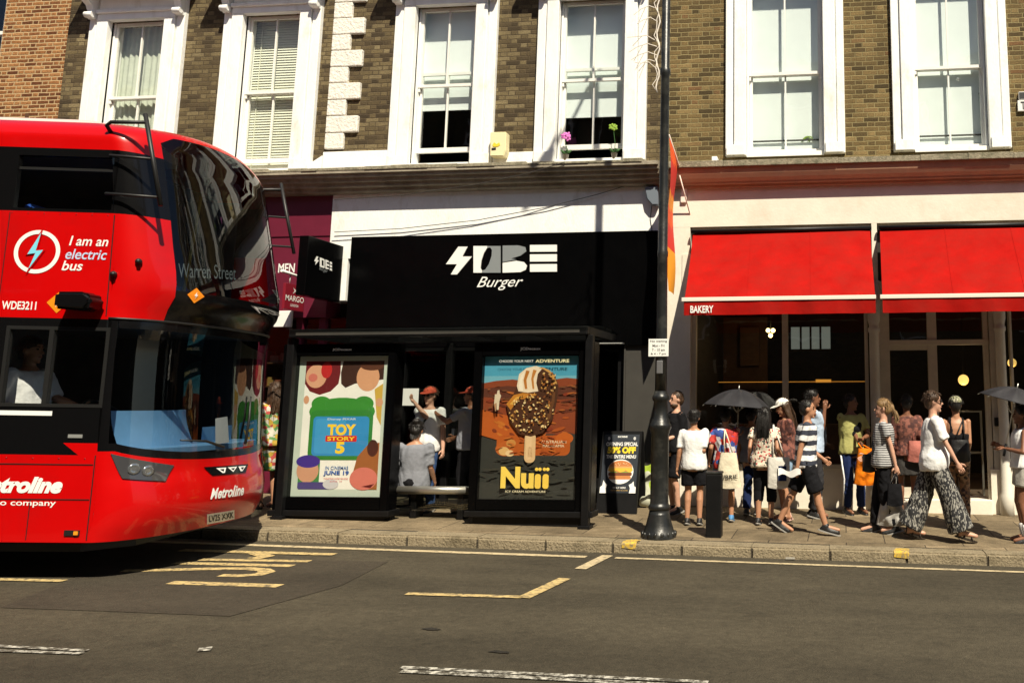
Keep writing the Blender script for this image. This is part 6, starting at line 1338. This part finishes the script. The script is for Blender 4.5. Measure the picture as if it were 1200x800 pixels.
        if st in ('long','pony','bun'):
            for q in range(130):
                if st == 'long':
                    o_ = hr.uniform(-.085,.085); p0 = Hd(-.07-.03*hr.random(), o_, 1.66); p2 = Tt(-.11-.05*hr.random(), o_*1.35+hr.uniform(-.025,.025), hr.uniform(1.20,1.36)); pm = (p0+p2)/2-hf2*.03*k+hl*hr.uniform(-.012,.012)*k
                elif st == 'pony': p0 = Hd(-.10, hr.uniform(-.03,.03), 1.64); p2 = Hd(-.15-.06*hr.random(), .03+hr.uniform(-.05,.05), hr.uniform(1.40,1.5)); pm = (p0+p2)/2-hf2*.025*k
                else: p0 = Hd(-.05, hr.uniform(-.06,.06), 1.60); p2 = Hd(-.07, hr.uniform(-.06,.06), hr.uniform(1.47,1.55)); pm = (p0+p2)/2
                hx.tube([p0, pm, p2], [.005*k,.005*k,.002*k], 3, False)
        link_mesh(remesh(b, .0115, 2, hx, disp(.005, 15, seed)), 'hair', M[hm], T)
    if cap:
        b = MB(); b.ell(Hd(-.008,0,1.655), (.108*k,.094*k,.088*k), hrot)
        for v in b.bm.verts:
            dd = (v.co-Hd(0,0,1.655)).dot(hu)
            if dd < -.01*k: v.co -= hu*(dd+.01*k)
        brim = [Hd(.06+.125*math.cos(a), .085*math.sin(a), 1.652-.012*math.cos(a)) for a in [(-1.5708+j*math.pi/12) for j in range(13)]]
        if not cap.startswith('camo'): b.prism(brim, hu*.012*k)
        b.build('cap' if not cap.startswith('camo') else 'headscarf', M[cap], T)
    T['_k'] = round(k, 3)
    inf = dict(T=T, k=k, W=W, Tt=Tt, Hd=Hd, arms=arms, legs=legs, f=f, l=l, g=g); del T['_k']
    PK.append((label[:30], round(k*1.72, 2))); return inf
PK = []
def pouch(name, lab, cat, c, ax, w0, w1, h, d, m, handle=None, ns=1, wr=.012, par=None):
    """soft bag: c = middle of the mouth, ax = direction of its width, w0 mouth width, w1 foot width"""
    c = Vector(c); ax = Vector(ax).normalized(); nrm = ax.cross(Vector((0,0,1))).normalized(); b = MB(); bulge = lambda u, v: d*(math.sin(math.pi*u)**.6)*(.35+.65*math.sin(math.pi*min(1, .15+.8*v)))
    for sgn in (1, -1):
        def fn(u, v, sgn=sgn):
            w_ = w0+(w1-w0)*v; p = c+ax*(u-.5)*w_-Vector((0,0,h*v+.02*math.sin(math.pi*u)*v)); p += nrm*sgn*bulge(u, v)*.5; return p+nrm*wr*noise.noise(p*13+Vector((ns,0,0)))*math.sin(math.pi*u)
        b.grid(fn, 16, 14, sgn < 0)
    weld(b) if False else bmesh.ops.remove_doubles(b.bm, verts=b.bm.verts, dist=.004)
    o_ = b.build(name, M[m], None, tuple(c-Vector((0,0,h)))); prop(o_, lab, cat)
    if handle is not None:
        b = MB(); hpt = Vector(handle)
        for s in (-1,1): b.tube([c+ax*w0*.25*s, c+(hpt-c)*.6+ax*w0*.12*s+nrm*.02, hpt], .009, 6)
        b.build('handle', M[m], o_)
    o_['_f'] = 0; del o_['_f']
    return o_, fn
def onbag(px0, py0, px1, py1, Y): return rect(px0, py0, px1, py1, Y)
def umbrella(lab, hand, top, axis, rad, dep):
    top = Vector(top); ax = Vector(axis).normalized(); q = ax.to_track_quat('Z', 'Y').to_matrix(); N = 8
    U_ = thing('umbrella', tuple(hand), lab, 'umbrella', 'black umbrellas held up against the sun')
    def pt(a, r):      # cloth hangs between the ribs
        t = (a*N/(2*math.pi)) % 1; sag = math.sin(math.pi*t); rr_ = rad*r*(1-.075*sag*r); return top+q@Vector((rr_*math.cos(a), rr_*math.sin(a), -dep*(r**1.9)*(1+.0*sag)-.018*sag*r*(1-r)*4))
    b = MB(); b.grid(lambda u, v: pt(u*2*math.pi, max(.01, v)), 64, 10); b.grid(lambda u, v: pt(u*2*math.pi, max(.01, v))-ax*.004, 64, 10, True); b.build('canopy', M['umbrella_black'], U_)
    for k in range(N):
        a = k*2*math.pi/N; b = MB(); b.tube([pt(a, r)-ax*.012 for r in (.05,.3,.6,.85,1.03)], .004, 5); b.tube([pt(a,.55)-ax*.02, top-ax*.30], .003, 5); b.build('rib', M['steel'], U_)
    b = MB(); b.tube([top+ax*.05, top, Vector(hand)], .007, 8); b.build('shaft', M['steel'], U_)
    b = MB(); d = (Vector(hand)-top).normalized(); b.tube([Vector(hand)-d*.05, Vector(hand)+d*.09], .016, 8); b.build('grip', M['satin_black'], U_)

# ---- pavement walkers, from the right
p = person('woman in white T-shirt and long black and cream patterned trousers striding right', 1094, -2.15, 458, 0, skin='pale', sex='f', fat=1.35, top=('tee_white',.85), topz=.80, low=('palazzo','palazzo',1), shoe='sandal', hair=('short','hair_brown'), glasses=True, legR=(.30,-.08,.075), legL=(-.30,.08,.10), armR=(.27,-.24,.86), armL=(.10,.26,.84), lean=2, seed=2)
p = person('woman in fine striped grey top and black trousers walking left with black bags', 1036, -1.75, 467, 180, skin='pale', sex='f', fat=1.15, top=('stripe_fine',.55), topz=.85, low=('trousers','cloth_black',.97), hair=('pony','hair_fair'), legR=(.14,-.07,.075), legL=(-.12,.07,.085), armL=(-.16,.20,.80), armR=(.22,-.14,.98), hh=183, seed=3, lowr=1.12)
w_ = p['arms'][1][2]; wh = p['arms'][-1][2]
pouch('tote_bag','black tote bag hanging from the hand of the fair haired woman','bag', w_+Vector((-.02,-.03,-.20)), (1,.15,0), .16,.20,.24,.06,'cloth_black', w_-Vector((0,0,.08)), 3)
pouch('plastic_bag','crumpled grey plastic bag carried low by the fair haired woman','bag', w_+Vector((-.06,.10,-.34)), (1,-.1,0), .20,.36,.34,.16,'bag_grey', w_-Vector((0,0,.08)), 4, .05)
pouch('handbag','small black shoulder bag at the hip of the fair haired woman','bag', wh+Vector((.03,-.02,.02)), (1,.1,0), .16,.18,.20,.07,'shoe_black', None, 5)
b = MB(); Tt = p['Tt']; b.tube([Tt(.02,-.10,1.44),Tt(.125,-.02,1.30),Tt(.145,.06,1.15),Tt(.15,.10,1.0)], .012, 6); b.tube([Tt(.02,-.10,1.44),Tt(-.11,.02,1.28),Tt(-.12,.10,1.05)], .012, 6); b.build('bag_strap', M['shoe_black'], p['T'])
p = person('woman seen from behind in camouflage headscarf, bare back and print trousers', 1122, -1.1, 464, 90, skin='tan', sex='f', top=('cloth_black',0), topz=.93, bare_back=True, low=('trousers','pants_print',.98), shoe='sandal', hair=('short','hair_black'), cap='camo', armR=(.16,-.17,.95), armL=(.16,.17,.95), legL=(.06,.10,.075), seed=4)
g_ = p['Tt'](-.17,-.02,1.15); pouch('backpack','slack black bag on the back of the woman in the headscarf','bag', g_, (1,0,0), .22,.26,.26,.10,'shoe_black', p['Tt'](-.06,-.09,1.42), 6)
p = person('person in rust brown print top and dark skirt by the bakery door', 1064, -.55, 462, 95, skin='brown', sex='f', top=('brown_print',1.5), topz=.86, low=('skirt','skirt_grey',.75), shoe='shoe_black', hair=('short','hair_black'), legL=(.05,.11,.075), armR=(.02,-.24,.92), seed=5)
pouch('shoulder_bag','dusty pink shoulder bag behind the woman in white T-shirt','bag', p['Tt'](-.15,-.12,1.08), (1,.1,0), .24,.28,.26,.12,'bag_pink', p['Tt'](-.03,-.14,1.42), 7)
p = person('man in olive T-shirt with dark print and navy track trousers by the bakery window', 998, -.35, 461, 300, skin='brown', hh=345, top=('olive_tee',.7), low=('trousers','navy',.97), hair=('short','hair_black'), armR=(.24,-.03,1.06), armL=(.25,.05,1.08), poleR=(-.3,-.8,-.5), poleL=(-.3,.8,-.5), legL=(.04,.12,.075), seed=6)
w_ = p['arms'][-1][2]; pouch('carrier_bag','bright orange carrier bag held by the man in the olive T-shirt','bag', w_+Vector((.10,-.10,-.10)), (1,.1,0), .20,.34,.46,.16,'bag_orange', w_+Vector((0,-.04,-.03)), 8, .05)
Tt = p['Tt']; b = MB(); b.ell(Tt(.126,.02,1.22), (.035,.075,.055), Matrix.Rotation(R(300),3,'Z'), 8); b.ell(Tt(.122,.07,1.27), (.03,.04,.045), Matrix.Rotation(R(300),3,'Z'), 8); b.ell(Tt(.12,-.03,1.15), (.03,.04,.05), Matrix.Rotation(R(300),3,'Z'), 8); b.build('shirt_print', M['cloth_black'], p['T'])
for s in (-1,1):
    h_, kn, an = p['legs'][s]; o_ = (p['l']*s*.072-p['f']*.0)*p['k']; b = MB(); b.tube([h_+(kn-h_)*.2+o_*1.35, kn+o_*1.02, kn+(an-kn)*.9+o_*.92], .012, 6); b.build('side_stripe', M['sock_white'], p['T'])
p = person('man in navy and white striped T-shirt and black shorts striding right', 944, -1.95, 468, 0, skin='tan', lean=4, fat=1.0, top=('stripe_navy',.75), topz=.84, low=('shorts','cloth_black',.95), hair=('crop','hair_black'), legR=(.27,-.09,.075), legL=(-.36,.06,.13), armR=(-.10,-.22,.86), armL=(.22,.2,.95), seed=7, lowr=1.12)
w_ = p['arms'][-1][2]; b = MB(); b.grid(lambda u, v: w_+Vector((-.22+.26*u, -.03+.02*math.sin(u*5), -.10+.07*v+.02*math.sin(u*8+v))), 10, 4); b.grid(lambda u, v: w_+Vector((-.22+.26*u, -.022+.02*math.sin(u*5), -.10+.07*v+.02*math.sin(u*8+v))), 10, 4, True); o_ = b.build('folded_paper', M['decal_white'], None, tuple(w_)); prop(o_, 'folded white paper in the hand of the man in stripes', 'paper')
p = person('man in pale blue shirt with a hand at his face behind the striped man', 953, -.75, 455, 10, skin='brown', top=('shirt_blue',.75), low=('trousers','cloth_charcoal',.97), hair=('short','hair_black'), armR=(.16,-.05,1.44), poleR=(.1,-.3,-1), seed=8)
p = person('woman in white cap with long brown hair and dark print top', 921, -1.05, 466, 200, skin='tan', sex='f', tilt=18, top=('brown_print',.6), low=('shorts','denim',.7), shoe='sandal_pink', hair=('long','hair_brown'), cap='cap_white', armR=(.24,-.08,1.08), armL=(.24,.06,1.1), seed=9)
p = person('woman seen from behind with long black hair, floral top and black capri trousers', 896, -1.45, 477, 85, skin='tan', sex='f', fat=1.15, top=('floral',.55), topz=.84, low=('trousers','cloth_black',.70), hair=('long','hair_black'), armL=(.06,.25,1.0), armR=(.10,-.27,.98), legL=(.0,.10,.075), seed=10, lowr=1.12)
sR = p['arms'][-1][0]; o_, f2 = pouch('tote_bag','white canvas tote with blue block on the shoulder of the floral top woman','bag', sR+Vector((.04,-.12,-.33)), (1,.1,0), .27,.28,.36,.08,'tote_white', sR+Vector((-.03,-.02,.06)), 11)
b = MB(); c_ = sR+Vector((.06,-.185,-.43)); b.box(c_.x-.02, c_.x+.08, c_.y-.002, c_.y, c_.z-.18, c_.z); b.build('print', M['navy'], o_)
p = person('person under a black umbrella in red and blue print shirt and denim shorts', 850, -1.3, 478, 90, skin='tan', top=('hawaii',.8), topz=.80, low=('shorts','denim',1.0), shoe='shoe_blue', hair=('short','hair_black'), armR=(.22,-.16,1.30), armL=(.05,.26,.92), poleR=(.2,-.8,-.6), seed=11, lowr=1.1)
w_ = p['arms'][-1][2]; tp_ = at(866,456,-1.15); umbrella('open black umbrella shading the person in the print shirt', tuple(w_), tuple(tp_), (.08,.02,1), .44, .22)
sR = p['Tt'](-.14,-.04,1.38); o_, f2 = pouch('tote_bag','cream cotton tote with dark lettering hanging behind the print shirt','bag', sR+Vector((.03,-.06,-.26)), (1,0,0), .20,.34,.42,.08,'tote_cream', sR+Vector((-.02,-.02,.02)), 12)
c_ = sR+Vector((.03,-.06,-.26)); b = MB(); b.text('LUBRIE', lambda x, y: (c_.x-.13+.25*x, c_.y-.034-.010*math.sin(math.pi*(.1+.8*x)), c_.z-.31+.05*y-.012*math.sin(x*3)), .015); b.build('lettering', M['ink'], o_)
person('person in pale grey top and navy jeans in the queue behind the floral top', 881, -.75, 478, 75, skin='tan', top=('tee_grey',.8), low=('trousers','navy',.97), hair=('short','hair_black'), armR=(.2,-.1,1.1), seed=22)
person('boy seen from behind in white T-shirt and black shorts beside the lamp post', 813, -1.6, 480, 92, skin='tan', top=('tee_white',.85), topz=.82, low=('shorts','cloth_black',.80), hair=('fluffy','hair_black'), armL=(.02,.26,.86), armR=(.16,-.12,1.0), seed=12, lowr=1.15)
person('bearded man in black T-shirt standing against the grey pilaster', 792, -.75, 458, 215, skin='pale', fat=1.15, top=('tee_black',.8), low=('shorts','cloth_black',1.0), hair=('crop','hair_brown'), beard=True, armR=(.20,-.12,1.06), armL=(.22,.10,1.04), poleR=(-.3,-.8,-.5), seed=13)
p = person('brown skinned person in grey shorts at the right edge holding an umbrella ahead', 1199, -2.05, 474, 180, skin='brown', sex='f', fat=1.1, top=('tee_white',0), topz=.93, low=('shorts','shorts_grey',.55), hair=('bun','hair_black'), armL=(.24,.13,1.18), armR=(.26,-.12,1.2), poleL=(-.3,.6,-.6), seed=14, lowr=1.15)
for s in (-1,1):
    kn, an = p['legs'][s][1:]; b = MB(); b.cone(an-Vector((0,0,.01)), an+(kn-an)*.28, .047, .050); b.build('sock', M['sock_white'], p['T'])
w_ = p['arms'][1][2]; umbrella('black umbrella held low at the right edge of the pavement', tuple(w_), tuple(at(1192,454,-2.0)), (.28,-.05,1), .40, .17)
# ---- at the shelter
p = person('man in red cap and white T-shirt raising a hand to his face behind the bench', 500, -1.2, 453, 262, skin='pale', fat=1.15, tilt=4, top=('tee_white',.7), topz=.82, low=('trousers','jeans',.97), hair=('short','hair_brown'), cap='cap_red', glasses=True, armR=(.20,-.10,1.50), poleR=(.1,-.9,-.7), armL=(.05,.28,.86), seed=15)
b = MB(); Tt = p['Tt']; b.tube([Tt(.0,.12,1.43),Tt(.145,.05,1.28),Tt(.175,-.05,1.12),Tt(.15,-.15,.98)], .014, 6); b.build('bag_strap', M['shoe_black'], p['T'])
person('man in red cap and grey T-shirt gesturing left beside the ice cream poster', 549, -1.2, 453, 180, skin='brown', fat=1.1, top=('tee_grey',.75), low=('trousers','cloth_black',.97), hair=('short','hair_black'), cap='cap_red', armL=(.46,.10,1.36), poleL=(-.1,.4,-1), armR=(.30,-.2,1.02), seed=16)
zseat = zb0+.09; xs_ = at(487,560,-1.62).x; gz = zp(xs_,-1.62)
person('person with black hair in grey T-shirt sitting on the bench, back to the road', 486, -1.62, None, 100, k=.93, skin='tan', lean=-3, tilt=16, fat=1.15, top=('tee_grey',.9), topz=.84, low=('trousers','cloth_black',.97), hair=('bun','hair_black'), seat=zseat-gz-.04, legR=(.44,-.12,.075), legL=(.42,.12,.075), armR=(.18,-.22,.92), armL=(.02,.34,.86), seed=17)
# ---- beyond the bus nose
p = person('woman in bright print dress behind the nose of the bus', 316, -1.35, 447, 150, skin='tan', sex='f', top=('dress_print',.5), topz=.84, low=('skirt','dress_print',.95), shoe='sandal', hair=('long','hair_brown'), armL=(.05,.26,.88), seed=18)
w_ = p['Tt'](.05,.30,1.15); pouch('tote_bag','round white shopping bag beside the nose of the bus','bag', w_+Vector((.06,-.02,.12)), (1,0,0), .22,.30,.38,.22,'tee_white', None, 14)
# ---- the driver
do = BP(-1.22,.50,.58)
person('bus driver in white short sleeved shirt seated at the cab window', 0, 0, None, 9, k=1.0, org=tuple(do), skin='tan', fat=1.25, top=('tee_white',.95), low=('trousers','navy',.97), hair=('short','hair_brown'), seat=.66, legR=(.55,-.12,.12), legL=(.55,.12,.12), armR=(.10,-.40,1.06), poleR=(-.9,-.5,-.3), armL=(.40,.12,1.08), hh=5, seed=19)
print('HEIGHTS', PK)
